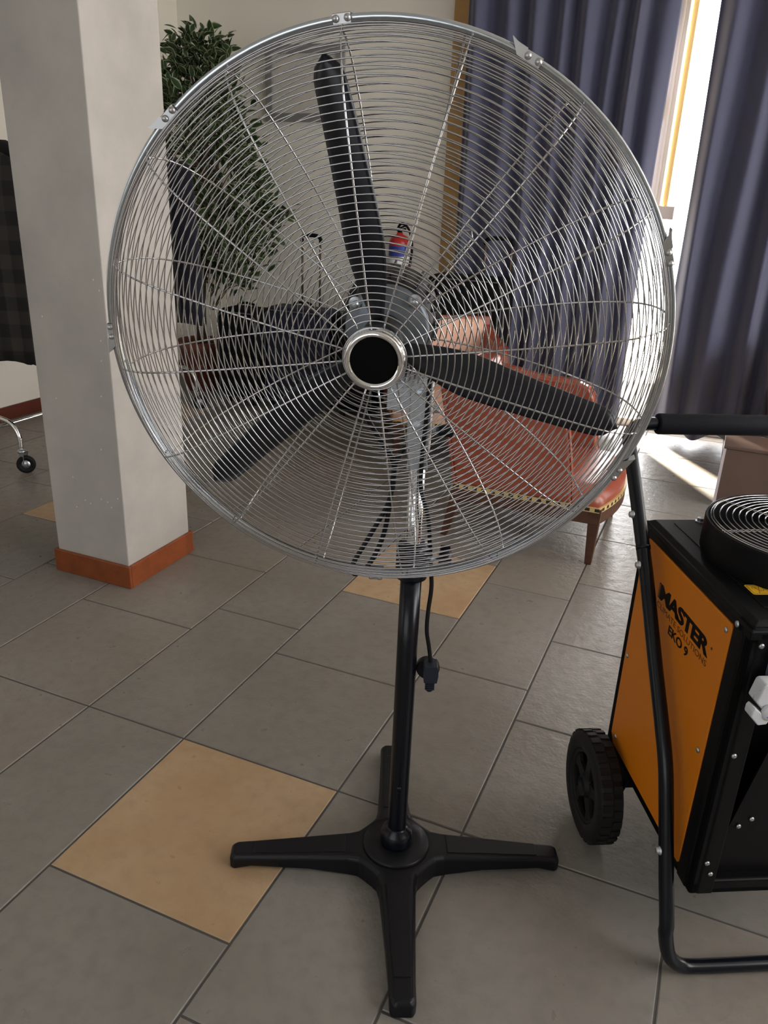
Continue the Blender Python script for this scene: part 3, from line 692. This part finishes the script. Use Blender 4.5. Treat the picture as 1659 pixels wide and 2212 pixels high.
# outlet duct with wire guard
DM = Matrix.Translation((.980, 1.370, 0)); DR = .196
bm = new(); add_lathe(bm, [(DR, Z1), (DR, .877), (DR-.001, .881), (DR-.005, .882), (DR-.007, .877), (DR-.008, Z1+.01)], DM, 80, cap=False)
duct = obj('outlet_duct', bm, M_HBLACK, ht)
bm = new(); add_lathe(bm, [(0, Z1+.012), (DR-.009, Z1+.012)], DM, 64, cap=False); obj('duct_floor', bm, M_HDARK, duct)
bm = new()
for k in range(16):
    r = .010+.0122*k
    if r > DR-.006: break
    add_tube(bm, [DM @ Vector((r*cos(2*pi*q/72), r*sin(2*pi*q/72), .8835)) for q in range(72)], .0014, 6, closed=True)
add_tube(bm, [DM @ Vector(((DR-.011)*cos(2*pi*q/72), (DR-.011)*sin(2*pi*q/72), .8815)) for q in range(72)], .0018, 6, closed=True)
wg = obj('wire_guard', bm, M_CHROME, duct)
bm = new()
for k in range(3):
    for dd in (-.0035, .0035):
        a = rad(152+k*60-28) ; dx = Vector((cos(a), sin(a), 0)); dn = Vector((-sin(a), cos(a), 0))
        add_tube(bm, [DM @ (dx*(DR-.008)+dn*dd+Vector((0, 0, .8808))), DM @ (-dx*(DR-.008)+dn*dd+Vector((0, 0, .8808)))], .0016, 6)
obj('guard_bar', bm, M_CHROME, duct)
# warning sticker
bm = new(); add_prism(bm, [(.7975, 1.2235), (.8000, 1.2215), (.8370, 1.2215), (.8395, 1.2235), (.8395, 1.2565), (.8370, 1.2590), (.8000, 1.2590), (.7975, 1.2565)], 'z', Z1+.0084, Z1+.0090); st = obj('warning_sticker', bm, M_YELLOW, ht)
bm = new(); zt = Z1+.0092
def sk(u, v): return (.7975+.042*u, 1.2215+.0375*v, zt)
for P_ in (((.07, .09), (.93, .09), (.93, .91), (.07, .91), (.07, .09)), ((.33, .12), (.62, .88)), ((.22, .60), (.28, .78), (.36, .80), (.40, .62)), ((.36, .70), (.44, .45), (.52, .30)), ((.60, .35), (.72, .55), (.66, .80)), ((.72, .55), (.82, .38)), ((.48, .75), (.50, .78))):
    add_tube(bm, [sk(*q) for q in P_], .00035, 4)
obj('sticker_print', bm, M_INKTHIN, st)
# tube frame and foam handle
TS0, TS1, TR = .706, 1.254, .0148
def arc(p, c, q, n=6):   # rounded corner: quadratic from p round c to q
    p, c, q = Vector(p), Vector(c), Vector(q); return [(1-t)**2*p+2*t*(1-t)*c+t*t*q for t in [i/n for i in range(n+1)]]
def side(s, sg):
    P = [(s, 1.106, .135), (s, 1.115, .158), (s, 1.143, .218), (s, 1.196, .345)]
    P += arc((s, 1.212, .382), (s, 1.228, .422), (s, 1.256, .460), 5)
    P += [(s, 1.351, .583), (s, 1.464, .736), (s, 1.556, .847), (s, 1.640, .944)]
    return P
low_l = smooth_path([(.800, 1.107, .0152), (.766, 1.107, .018), (.744, 1.106, .030), (.726, 1.106, .052), (.715, 1.106, .083), (.7065, 1.106, .120)], 4)
bm = new()
pts = [(.86, 1.107, TR)]+[tuple(q) for q in low_l] + side(TS0, 1) + arc((TS0, 1.660, .966), (TS0, 1.690, 1.000), (TS0+.055, 1.690, 1.002), 7)
ptsR = [Vector((TS0+TS1-p[0], p[1], p[2])) for p in [tuple(Vector(q)) for q in pts]]
full = [Vector(p) for p in pts] + ptsR[::-1]
add_tube(bm, full, TR, 16, closed=True)
tf = obj('tube_frame', bm, M_PAINT, ht)
bm = new(); add_tube(bm, [(TS0+.07, 1.690, 1.002), (TS1-.07, 1.690, 1.002)], .0238, 24); mod_bevel(obj('foam_grip', bm, M_FOAM, ht), .004, 2)
for (t, z) in ((1.548, .838), (1.475, .752), (1.165, .272)):
    for sgn, s in ((-1, TS0-TR+.002),):
        bm = new(); add_lathe(bm, [(.009, 0), (.009, .002), (.007, .0025), (.0065, .008), (0, .009)], basis_mtx((s, t, z), (0, -1, 0), (0, 0, 1), (-1, 0, 0)), 12); obj('frame_bolt', bm, M_ZINC, tf)
bm = new(); add_lathe(bm, [(TR+.0008, -.004), (TR+.0008, .004)], basis_mtx((TS0, 1.500, .781), (1, 0, 0), (0, .78, -.62), (0, .62, .78)), 24); obj('tube_joint', bm, M_PAINT, tf)
# wheels
WRAD = .135
def wheel(sx):
    out = -1 if sx < .9 else 1
    m4 = basis_mtx((sx, 1.510, WRAD), (0, 1, 0), (0, 0, 1), (1, 0, 0)) if out > 0 else basis_mtx((sx, 1.510, WRAD), (0, -1, 0), (0, 0, 1), (-1, 0, 0))
    bm = new()   # tyre: local z outwards, width .075
    prof = [(.090, -.028), (.118, -.030), (.129, -.026), (.1325, -.019), (.1332, -.002), (.1340, 0), (.1332, .002), (.1325, .019), (.129, .026), (.118, .030), (.092, .030), (.088, .024), (.088, -.024)]
    add_lathe(bm, prof, m4, 72, closed=True)
    ty = obj('wheel', bm, M_RUBBER, ht)
    bm = new()
    for k in range(30):
        for row, ph in ((-.0125, 0), (.0125, .5)):
            a = 2*pi*(k+ph)/30
            add_box(bm, .1300, .1352, -.0082, .0082, row-.0108, row+.0108, mtx=m4 @ Matrix.Rotation(a, 4, 'Z'))
    obj('tread_block', bm, M_RUBBER, ty)
    bm = new(); add_lathe(bm, [(0, .020), (.018, .022), (.022, .030), (.024, .030), (.030, .018), (.034, .016)], m4, 40, cap=False)
    for k in range(5):   # broad spokes leaving oval openings
        a = 2*pi*k/5+.3; mm = m4 @ Matrix.Rotation(a, 4, 'Z')
        add_prism(bm, [(.026, -.017), (.060, -.012), (.088, -.026), (.088, .026), (.060, .012), (.026, .017)], 'z', .010, .020, mtx=mm)
    add_lathe(bm, [(.080, .008), (.088, .008), (.088, .026), (.080, .022)], m4, 56, closed=True)
    add_lathe(bm, [(0, -.012), (.086, -.012), (.086, -.008), (0, -.008)], m4, 48)
    mod_bevel(obj('wheel_rim', bm, M_RUBBER, ty), .003, 2)
wheel(.690); wheel(1.270)
bm = new(); add_tube(bm, [(.68, 1.510, WRAD), (1.27, 1.510, WRAD)], .008, 12)
for s in (.755, 1.205): add_prism(bm, [(1.49, .12), (1.53, .12), (1.57, Z0+.02), (1.45, Z0+.02)], 'x', s-.002, s+.002)
obj('axle', bm, M_HBLACK, ht)

# ================================================================ LOUNGE CHAIRS (local x: front, y: across)
def make_chair(label, leather, loc, rotz):
    ch = thing('lounge_chair', label, 'armchair', loc, rotz, 'lounge armchairs near the curtains')
    W = .335
    def leg(name, x0, x1, y, sy, zt):
        bm = new(); a, b_ = .019, .027
        lo = [bm.verts.new((x1+dx*a*.75, y+dy*a*.75, 0)) for dx, dy in ((-1, -1), (1, -1), (1, 1), (-1, 1))]
        hi = [bm.verts.new((x0+dx*b_, y+dy*b_, zt)) for dx, dy in ((-1, -1), (1, -1), (1, 1), (-1, 1))]
        bm.faces.new(lo[::-1]); bm.faces.new(hi)
        for i in range(4): bm.faces.new((lo[i], lo[(i+1) % 4], hi[(i+1) % 4], hi[i]))
        mod_bevel(obj('leg', bm, M_WALNUT, ch), .003)
    for sy in (-1, 1):
        leg('leg', .328, .328, sy*(W-.025), sy, .262); leg('leg', -.275, -.335, sy*(W-.03), sy, .26)
    N = 16
    def bow(x0, h, inset=0):
        return [(x0+h*(1-(2*i/N-1)**2), -(W-inset)+2*(W-inset)*i/N) for i in range(N+1)]
    def ringp(inset, xf, h, xb):
        P = bow(xf, h, inset); return [(xb, -(W-inset))]+P+[(xb, W-inset)]
    bm = new(); add_prism(bm, [(p[0], p[1]) for p in ringp(0, .345, .06, -.29)], 'z', .190, .246); mod_bevel(obj('apron', bm, M_WALNUT, ch), .004)
    # inlaid band of light and dark blocks
    bm = new(); P = ringp(-.002, .347, .06, -.292); k = 0
    for i in range(len(P)-1):
        a, b_ = Vector(P[i]), Vector(P[i+1]); n_ = max(1, int((b_-a).length/.020))
        for q in range(n_):
            p, r = a.lerp(b_, q/n_), a.lerp(b_, (q+1)/n_)
            k += 1
            for z0, z1, mi in ((.246, .250, 0), (.250, .264, 1 if k % 2 else 0), (.264, .268, 0)):
                f_ = bm.faces.new([bm.verts.new((p.x, p.y, z0)), bm.verts.new((r.x, r.y, z0)), bm.verts.new((r.x, r.y, z1)), bm.verts.new((p.x, p.y, z1))]); f_.material_index = mi
    A = [bm.verts.new((p[0], p[1], .246)) for p in P]; bm.faces.new(A)
    B = [bm.verts.new((p[0], p[1], .268)) for p in P]; bm.faces.new(B)
    bmesh.ops.remove_doubles(bm, verts=bm.verts, dist=.0002)
    obj('inlay_band', bm, [M_INLAYL, M_INLAYD], ch)
    # seat cushion, domed
    bm = new(); nx, ny = 14, 12; g = []
    for i in range(nx+1):
        row = []
        for j in range(ny+1):
            v = j/ny*2-1; u = i/nx; y = v*(W-.004); x = -.26+u*(.60+.058*(1-v*v)+.0)
            e = min(1, 4*min(u+.2, 1-u), 4*(1-abs(v))); z = .300+.045*math.sqrt(max(0, 1-(1-e)**2))
            row.append(bm.verts.new((x, y, z)))
        g.append(row)
    for i in range(nx):
        for j in range(ny): f_ = bm.faces.new((g[i][j], g[i+1][j], g[i+1][j+1], g[i][j+1])); f_.smooth = True
    ed = [e for e in bm.edges if e.is_boundary]; ex = bmesh.ops.extrude_edge_only(bm, edges=ed)
    for v in [v for v in ex['geom'] if isinstance(v, bmesh.types.BMVert)]: v.co.z = .266
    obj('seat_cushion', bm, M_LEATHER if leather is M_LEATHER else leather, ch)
    # arms
    for sy in (-1, 1):
        bm = new(); y0, y1 = sy*(W+.004), sy*(W-.062)
        poly = [(-.290, .266), (.228, .266), (.220, .34), (.192, .50), (.176, .585), (.150, .632), (.10, .652), (-.12, .662), (-.34, .700), (-.378, .705)]
        add_prism(bm, poly, 'y', min(y0, y1), max(y0, y1)); obj_ = mod_bevel(obj('arm', bm, M_LEATHER, ch), .014, 4, 30)
        bm = new(); add_tube(bm, [(p[0]+.0015, y0-sy*.006, p[1]+.001) for p in poly[1:]], .0028, 6); obj('piping', bm, M_LEATHER, obj_)
    # back
    bm = new(); NB = 10; F = []; 
    for i in range(NB+1):
        t = i/NB; z = .27+(.745-.27)*t; x = -.285-.10*t
        F.append((x+.085+.02*sin(pi*t), z))
    B = [(-.392, .745), (-.295, .27)]
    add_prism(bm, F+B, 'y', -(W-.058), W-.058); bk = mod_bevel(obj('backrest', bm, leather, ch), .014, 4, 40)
    bm = new(); add_prism(bm, [(-.300, .255), (-.286, .255), (-.380, .752), (-.402, .752)], 'y', -(W+.002), W+.002); mod_bevel(obj('back_panel', bm, M_LEATHER, ch), .008, 3)
    return ch
make_chair('terracotta leather armchair with chequered inlay band, right behind the fan', M_LEATHER, (-.70, 3.55, 0), 0)
make_chair('armchair with sunlit inner back painted in peach, against the curtain behind the first armchair', M_SUNLIT, (-1.50, 4.50, 0), rad(-62))
make_chair('terracotta armchair cut off by the right edge, behind the low brown table', M_LEATHER, (.66, 4.93, 0), rad(-8))

# low table at the right
tb = thing('low_table', 'low brown panelled table in front of the right curtain', 'table', (.43, 4.45, 0))
bm = new(); add_box(bm, -.325, .42, -.19, .06, .02, .318); mod_bevel(obj('body', bm, M_BOXW, tb), .004)
bm = new(); add_box(bm, -.338, .43, -.196, .07, .318, .336); mod_bevel(obj('table_top', bm, M_BOXW, tb), .003)
bm = new(); add_box(bm, -.338, -.325, -.196, -.17, .02, .318); obj('edge_strip', bm, M_EDGEW, tb)
for x in (-.30, .39):
    for y in (-.16, .03):
        bm = new(); add_box(bm, x-.02, x+.02, y-.02, y+.02, 0, .02); obj('foot', bm, M_INLAYD, tb)

# ================================================================ CLOTHES RAIL AT THE LEFT
RX, RY0, RY1 = -3.46, 2.95, 4.50
rk = thing('clothes_rack', 'chrome clothes rail on castors behind the pillar', 'clothes rack', (RX, 3.7, 0))
ry0, ry1 = RY0-3.7, RY1-3.7
bm = new()
for y in (ry0, ry1):
    add_tube(bm, smooth_path([(.16, y, .13), (.155, y, .20), (.11, y, .262), (0, y, .28), (-.12, y, .262), (-.20, y, .20), (-.21, y, .13)], 6), .0125, 12)
    add_tube(bm, [(0, y, .28), (0, y, 1.59)], .0125, 12)
add_tube(bm, [(0, ry0, 1.59), (0, ry1, 1.59)], .0125, 12); add_tube(bm, [(-.20, ry0, .15), (-.20, ry1, .15)], .010, 12)
obj('rail_frame', bm, M_MIRROR, rk)
for y in (ry0, ry1):
    for x in (.16, -.21):
        bm = new(); m4 = basis_mtx((x+.02, y, .048), (.8, .6, 0), (0, 0, 1), (.6, -.8, 0))
        add_lathe(bm, [(.026, -.011), (.044, -.011), (.048, -.006), (.048, .006), (.044, .011), (.026, .011)], m4, 32, closed=True); cs = obj('castor', bm, M_RUBBER, rk)
        bm = new(); add_lathe(bm, [(0, -.009), (.027, -.009), (.027, .009), (0, .009)], m4, 24)
        add_lathe(bm, [(.021, .110), (.021, .122), (0, .124)], Matrix.Translation((x, y, 0)), 20)
        for sg in (-.014, .014): add_prism(bm, [(-.02, .115), (.02, .115), (.014, .075), (.008, -.004), (-.008, -.004)], 'z', sg-.001, sg+.001, mtx=basis_mtx((x+.01, y, .048), (1, 0, 0), (0, 0, .62), (0, 1, 0)))
        obj('castor_fork', bm, M_WHITEC if False else M_ZINC, cs)
def coat(y, m, label, w, ztop, zbot, seed, cat='coat', name='coat'):
    """garment hanging in the x-z plane at y, shoulders round a hanger"""
    r = random.Random(seed); g = []; N = 44; zs = [ztop-(ztop-zbot)*k/14 for k in range(15)]
    bm = new(); ph = r.random()*6
    for k, z in enumerate(zs):
        t = k/14
        ww = w*(.30+.62*min(1, t/.09)**.6) if t < .09 else w*(.90+.10*t+.03*sin(3*t+ph)); th = .032+.03*min(1, t*4)
        row = []
        for i in range(N):
            a = 2*pi*i/N; c = cos(a); s = sin(a)
            fold = 1+.22*t*sin(7*a+ph+2*t)+.12*t*sin(12*a+seed)
            row.append(bm.verts.new((RX+ww*c*(1+.02*sin(5*a+ph)), y+th*s*fold, z+.012*t*sin(5*a+seed) if k == 14 else z)))
        g.append(row)
    for a, b_ in zip(g, g[1:]):
        for i in range(N): f_ = bm.faces.new((a[i], b_[i], b_[(i+1) % N], a[(i+1) % N])); f_.smooth = True
    bm.faces.new(g[0]); bm.faces.new(g[-1][::-1])
    o = obj(name, bm, m); tag(o, label, cat, 'garments on the clothes rail')
    bm = new(); add_tube(bm, [(RX, y, ztop-.01), (RX, y, ztop+.03), (RX+.012, y, ztop+.045), (RX+.018, y, ztop+.060), (RX+.010, y, ztop+.072), (RX-.004, y, ztop+.068)], .0018, 6); obj('hanger_hook', bm, M_MIRROR, o)
    return o
coat(2.98, M_PLAID, 'brown checked wool coat at the near end of the clothes rail, left of the pillar', .345, 1.615, .60, 1)
coat(3.15, M_BLACKC, 'black coat hanging just behind the brown checked one', .36, 1.62, .55, 2)
coat(3.32, M_BLACKC, 'black coat second behind the brown checked one', .35, 1.615, .62, 3)
coat(4.15, M_BLACKC, 'black coat hanging second from the far end of the rail, right of the pillar', .33, 1.63, .66, 5)
coat(4.34, M_NAVYC, 'long navy coat at the far end of the rail, right of the pillar', .37, 1.63, .62, 6)

# ================================================================ FICUS IN A TERRACOTTA POT
def ficus():
    root = thing('ficus_tree', 'variegated artificial ficus tree in a terracotta pot, right of the pillar', 'plant', (-3.62, 5.02, 0))
    bm = new(); add_lathe(bm, [(0, 0), (.125, 0), (.165, .30), (.182, .305), (.185, .365), (.170, .372), (.160, .36), (.158, .33), (0, .33)], None, 44)
    add_lathe(bm, [(.030, 0), (.036, .006), (.030, .010), (0, .010)], basis_mtx((.07, -.125, .18), (.87, .49, 0), (0, 0, 1), (.49, -.87, .05)), 20)
    pot = obj('pot', bm, M_POT, root)
    bm = new(); add_lathe(bm, [(0, .335), (.157, .332)], None, 32, cap=False); obj('soil', bm, M_SOIL, pot)
    r = random.Random(3)
    bm = new()
    tips = []
    for k in range(3):
        a = k*2.1; P = [(.03*cos(a), .03*sin(a), .32), (.05*cos(a+1.2), .05*sin(a+1.2), .75), (.10+.04*cos(a+2.4), .04*sin(a+2.4), 1.15), (.15+.07*cos(a+3), .07*sin(a+3)-.02, 1.75)]
        add_tube(bm, smooth_path(P, 8), .012, 8)
    br = new()
    def crown(z):     # centre x offset and radius by height
        pts = [(.78, .20, .20), (1.0, .28, .30), (1.35, .30, .40), (1.6, .16, .42), (1.85, .00, .40), (2.05, .00, .30), (2.25, .10, .17), (2.38, .14, .06)]
        for a, b_ in zip(pts, pts[1:]):
            if z <= b_[0]: t = (z-a[0])/(b_[0]-a[0]); return a[1]+(b_[1]-a[1])*t, a[2]+(b_[2]-a[2])*t
        return .12, .05
    centers = []
    for k in range(210):
        z = r.uniform(.80, 2.34); cx, cr = crown(z); a = r.uniform(0, 2*pi); q = cr*math.sqrt(r.uniform(.15, 1))
        c = Vector((cx+q*cos(a), .75*q*sin(a), z)); centers.append((c, Vector((cos(a), .75*sin(a), .35+.5*r.random())).normalized()))
        if k % 2 == 0:
            s = Vector((.10+.02*cos(a), .02*sin(a), max(.6, z-.38))); add_tube(bm, smooth_path([s, s.lerp(c, .5)+Vector((0, 0, .05)), c], 4), .0035, 5)
    obj('trunk', bm, M_STEM, root)
    bm = new()
    def leaf(p, d, roll, L):
        d = d.normalized(); s = d.cross(Vector((0, 0, 1))); s = s.normalized() if s.length > .01 else Vector((1, 0, 0)); n = s.cross(d)
        s2 = s*cos(roll)+n*sin(roll); n2 = n*cos(roll)-s*sin(roll)
        W = L*.24
        pr = [(0, 0), (.25, .75), (.5, 1), (.78, .62), (1, 0)]
        mid = [bm.verts.new(p+d*L*t-n2*L*.10*t*t) for t, w in pr]
        for sg in (1, -1):
            ins = [bm.verts.new(p+d*L*t+s2*sg*W*w*.74+n2*W*.18*w-n2*L*.10*t*t) for t, w in pr[1:4]]
            outs = [bm.verts.new(p+d*L*t+s2*sg*W*w+n2*W*.28*w-n2*L*.10*t*t) for t, w in pr[1:4]]
            def F(q, mi):
                f_ = bm.faces.new(q if sg > 0 else q[::-1]); f_.material_index = mi; f_.smooth = True
            F((mid[0], mid[1], ins[0]), 0); F((mid[1], mid[2], ins[1], ins[0]), 0); F((mid[2], mid[3], ins[2], ins[1]), 0); F((mid[3], mid[4], ins[2]), 0)
            F((mid[0], ins[0], outs[0]), 1); F((ins[0], ins[1], outs[1], outs[0]), 1); F((ins[1], ins[2], outs[2], outs[1]), 1); F((ins[2], mid[4], outs[2]), 1)
    for c, d in centers:
        for q in range(15):
            e = Vector((r.gauss(0, 1), r.gauss(0, 1), r.gauss(0, .8))); e.normalize()
            p = c+Vector((r.gauss(0, .045), r.gauss(0, .045), r.gauss(0, .055)))
            leaf(p, (d*.9+e*1.0+Vector((0, 0, .15))), r.uniform(-1.2, 1.2), r.uniform(.065, .105))
    fo = obj('foliage', bm, [M_LEAF, M_LEAFE], root); fo['kind'] = 'stuff'
ficus()

# ================================================================ LUGGAGE, EXTINGUISHER, PICTURE
def suitcase(name, label, loc, w, d, h, m, rotz=0, handle=None, grab=True, trim=M_LUGTR, cat='suitcase'):
    t = thing(name, label, cat, loc, rotz, 'luggage standing along the back wall')
    z0 = .035
    bm = new(); add_box(bm, -w/2, w/2, -d/2, d/2, z0, h); bd = mod_bevel(obj('body', bm, m, t), .05, 5)
    bm = new()
    for y in (-d/2-.001, d/2+.001):
        e = .055; P = [(-w/2+e, y, z0+.02), (w/2-e, y, z0+.02), (w/2-.02, y, z0+e), (w/2-.02, y, h-e), (w/2-e, y, h-.02), (-w/2+e, y, h-.02), (-w/2+.02, y, h-e), (-w/2+.02, y, z0+e)]
        add_tube(bm, P, .004, 6, closed=True)
    obj('piping', bm, trim, bd)
    bm = new(); add_box(bm, -w*.36, w*.36, -d/2-.03, -d/2+.01, z0+.07, z0+(h-z0)*.52); mod_bevel(obj('front_pocket', bm, m, bd), .015, 3)
    if grab:
        bm = new(); add_tube(bm, smooth_path([(-.07, 0, h-.004), (-.062, 0, h+.022), (0, 0, h+.032), (.062, 0, h+.022), (.07, 0, h-.004)], 5), .009, 8); obj('grab_handle', bm, M_LUGB, t)
    for sx in (-1, 1):
        bm = new(); add_lathe(bm, [(0, -.011), (.024, -.011), (.024, .011), (0, .011)], basis_mtx((sx*(w/2-.06), d/2-.04, .024), (0, 1, 0), (0, 0, 1), (1, 0, 0)), 20); obj('wheel', bm, M_RUBBER, t)
        bm = new(); add_box(bm, sx*(w/2-.06)-.015, sx*(w/2-.06)+.015, -d/2+.03, -d/2+.06, 0, z0+.02); obj('foot', bm, M_RUBBER, t)
    if handle:
        hx, hw, hz = handle
        th = None
        for sx in (-1, 1):
            bm = new(); add_tube(bm, [(hx+sx*hw, d/2-.03, h-.03), (hx+sx*hw, d/2-.03, hz)], .0075, 8); th = obj('trolley_tube', bm, M_TROLLEY, t)
        bm = new(); add_tube(bm, smooth_path([(hx-hw-.004, d/2-.03, hz-.03), (hx-hw, d/2-.03, hz-.005), (hx-hw*.6, d/2-.03, hz+.012), (hx+hw*.6, d/2-.03, hz+.012), (hx+hw, d/2-.03, hz-.005), (hx+hw+.004, d/2-.03, hz-.03)], 4), .013, 8); obj('grip', bm, M_LUGB, t)
    return t
suitcase('suitcase', 'navy suitcase with brown telescopic handle pulled up, left of the fan hub', (-2.70, 4.93, 0), .50, .26, .70, M_LUGN, handle=(.008, .068, 1.15))
suitcase('suitcase', 'black soft suitcase with rounded grab handle, beside the ficus', (-3.12, 4.88, 0), .34, .28, .665, M_LUGB)
suitcase('suitcase', 'black suitcase between the navy suitcase and the fan motor', (-2.27, 4.95, 0), .30, .26, .70, M_LUGB, rotz=.1)
suitcase('suitcase', 'tall black suitcase with raised handle in front of the curtain, right of the fan motor', (-1.60, 5.20, 0), .54, .26, .97, M_LUGB, handle=(.14, .088, 1.19), grab=False)
bm = new(); add_box(bm, -2.12, -1.885, 5.08, 5.36, 0, .80); bx_ = mod_bevel(obj('storage_case', bm, M_LUGB), .02, 3)
tag(bx_, 'black upright case under the small cardboard box', 'case')
bm = new(); add_box(bm, -2.13, -1.97, 5.14, 5.32, .80, .90); cb = tag(obj('cardboard_box', bm, M_CARD), 'small cardboard box on a black case beneath the red extinguisher', 'box')
ex = thing('fire_extinguisher', 'small red fire extinguisher with blue and white label on the cream wall', 'fire extinguisher', (-2.27, 5.575, .915))
bm = new(); add_lathe(bm, [(0, 0), (.070, 0), (.075, .008), (.075, .21), (.060, .245), (.022, .262), (.022, .275), (0, .275)], None, 40); obj('cylinder', bm, M_RED, ex)
bm = new(); add_lathe(bm, [(.0758, .115), (.0758, .185)], None, 40, cap=False); tag(obj('label_band', bm, M_BLUE, ex), 'blue label band')
bm = new(); add_lathe(bm, [(.0758, .055), (.0758, .113)], None, 40, cap=False); tag(obj('label_sheet', bm, M_WHITE, ex), 'white label')
bm = new(); add_tube(bm, [(-.02, 0, .285), (.045, 0, .30)], .008, 8); add_tube(bm, [(-.01, 0, .30), (.05, 0, .325)], .006, 8); add_lathe(bm, [(.016, .27), (.016, .30), (0, .30)], None, 16); obj('valve_lever', bm, M_LUGB, ex)
bm = new(); add_tube(bm, smooth_path([(-.02, -.01, .29), (.02, -.03, .335), (.075, -.04, .31), (.105, -.04, .24), (.110, -.03, .15), (.095, -.03, .05)], 6), .009, 8); obj('hose', bm, M_LUGB, ex)
bm = new(); add_box(bm, -.03, .03, .070, .086, .10, .16); obj('wall_hook', bm, M_ZINC, ex)
pf_ = thing('picture_frame', 'grey framed pale picture on the cream wall above the luggage', 'picture', (-3.08, 5.655, 2.145))
bm = new(); w_, h_, b_ = .313, .245, .055
add_box(bm, -w_, w_, -.03, 0, -h_, -h_+b_); add_box(bm, -w_, w_, -.03, 0, h_-b_, h_); add_box(bm, -w_, -w_+b_, -.03, 0, -h_+b_, h_-b_); add_box(bm, w_-b_, w_, -.03, 0, -h_+b_, h_-b_)
mod_bevel(obj('frame', bm, M_FRAMEG, pf_), .004)
bm = new(); add_box(bm, -w_+b_, w_-b_, -.012, 0, -h_+b_, h_-b_); obj('picture', bm, M_PRINT, pf_)
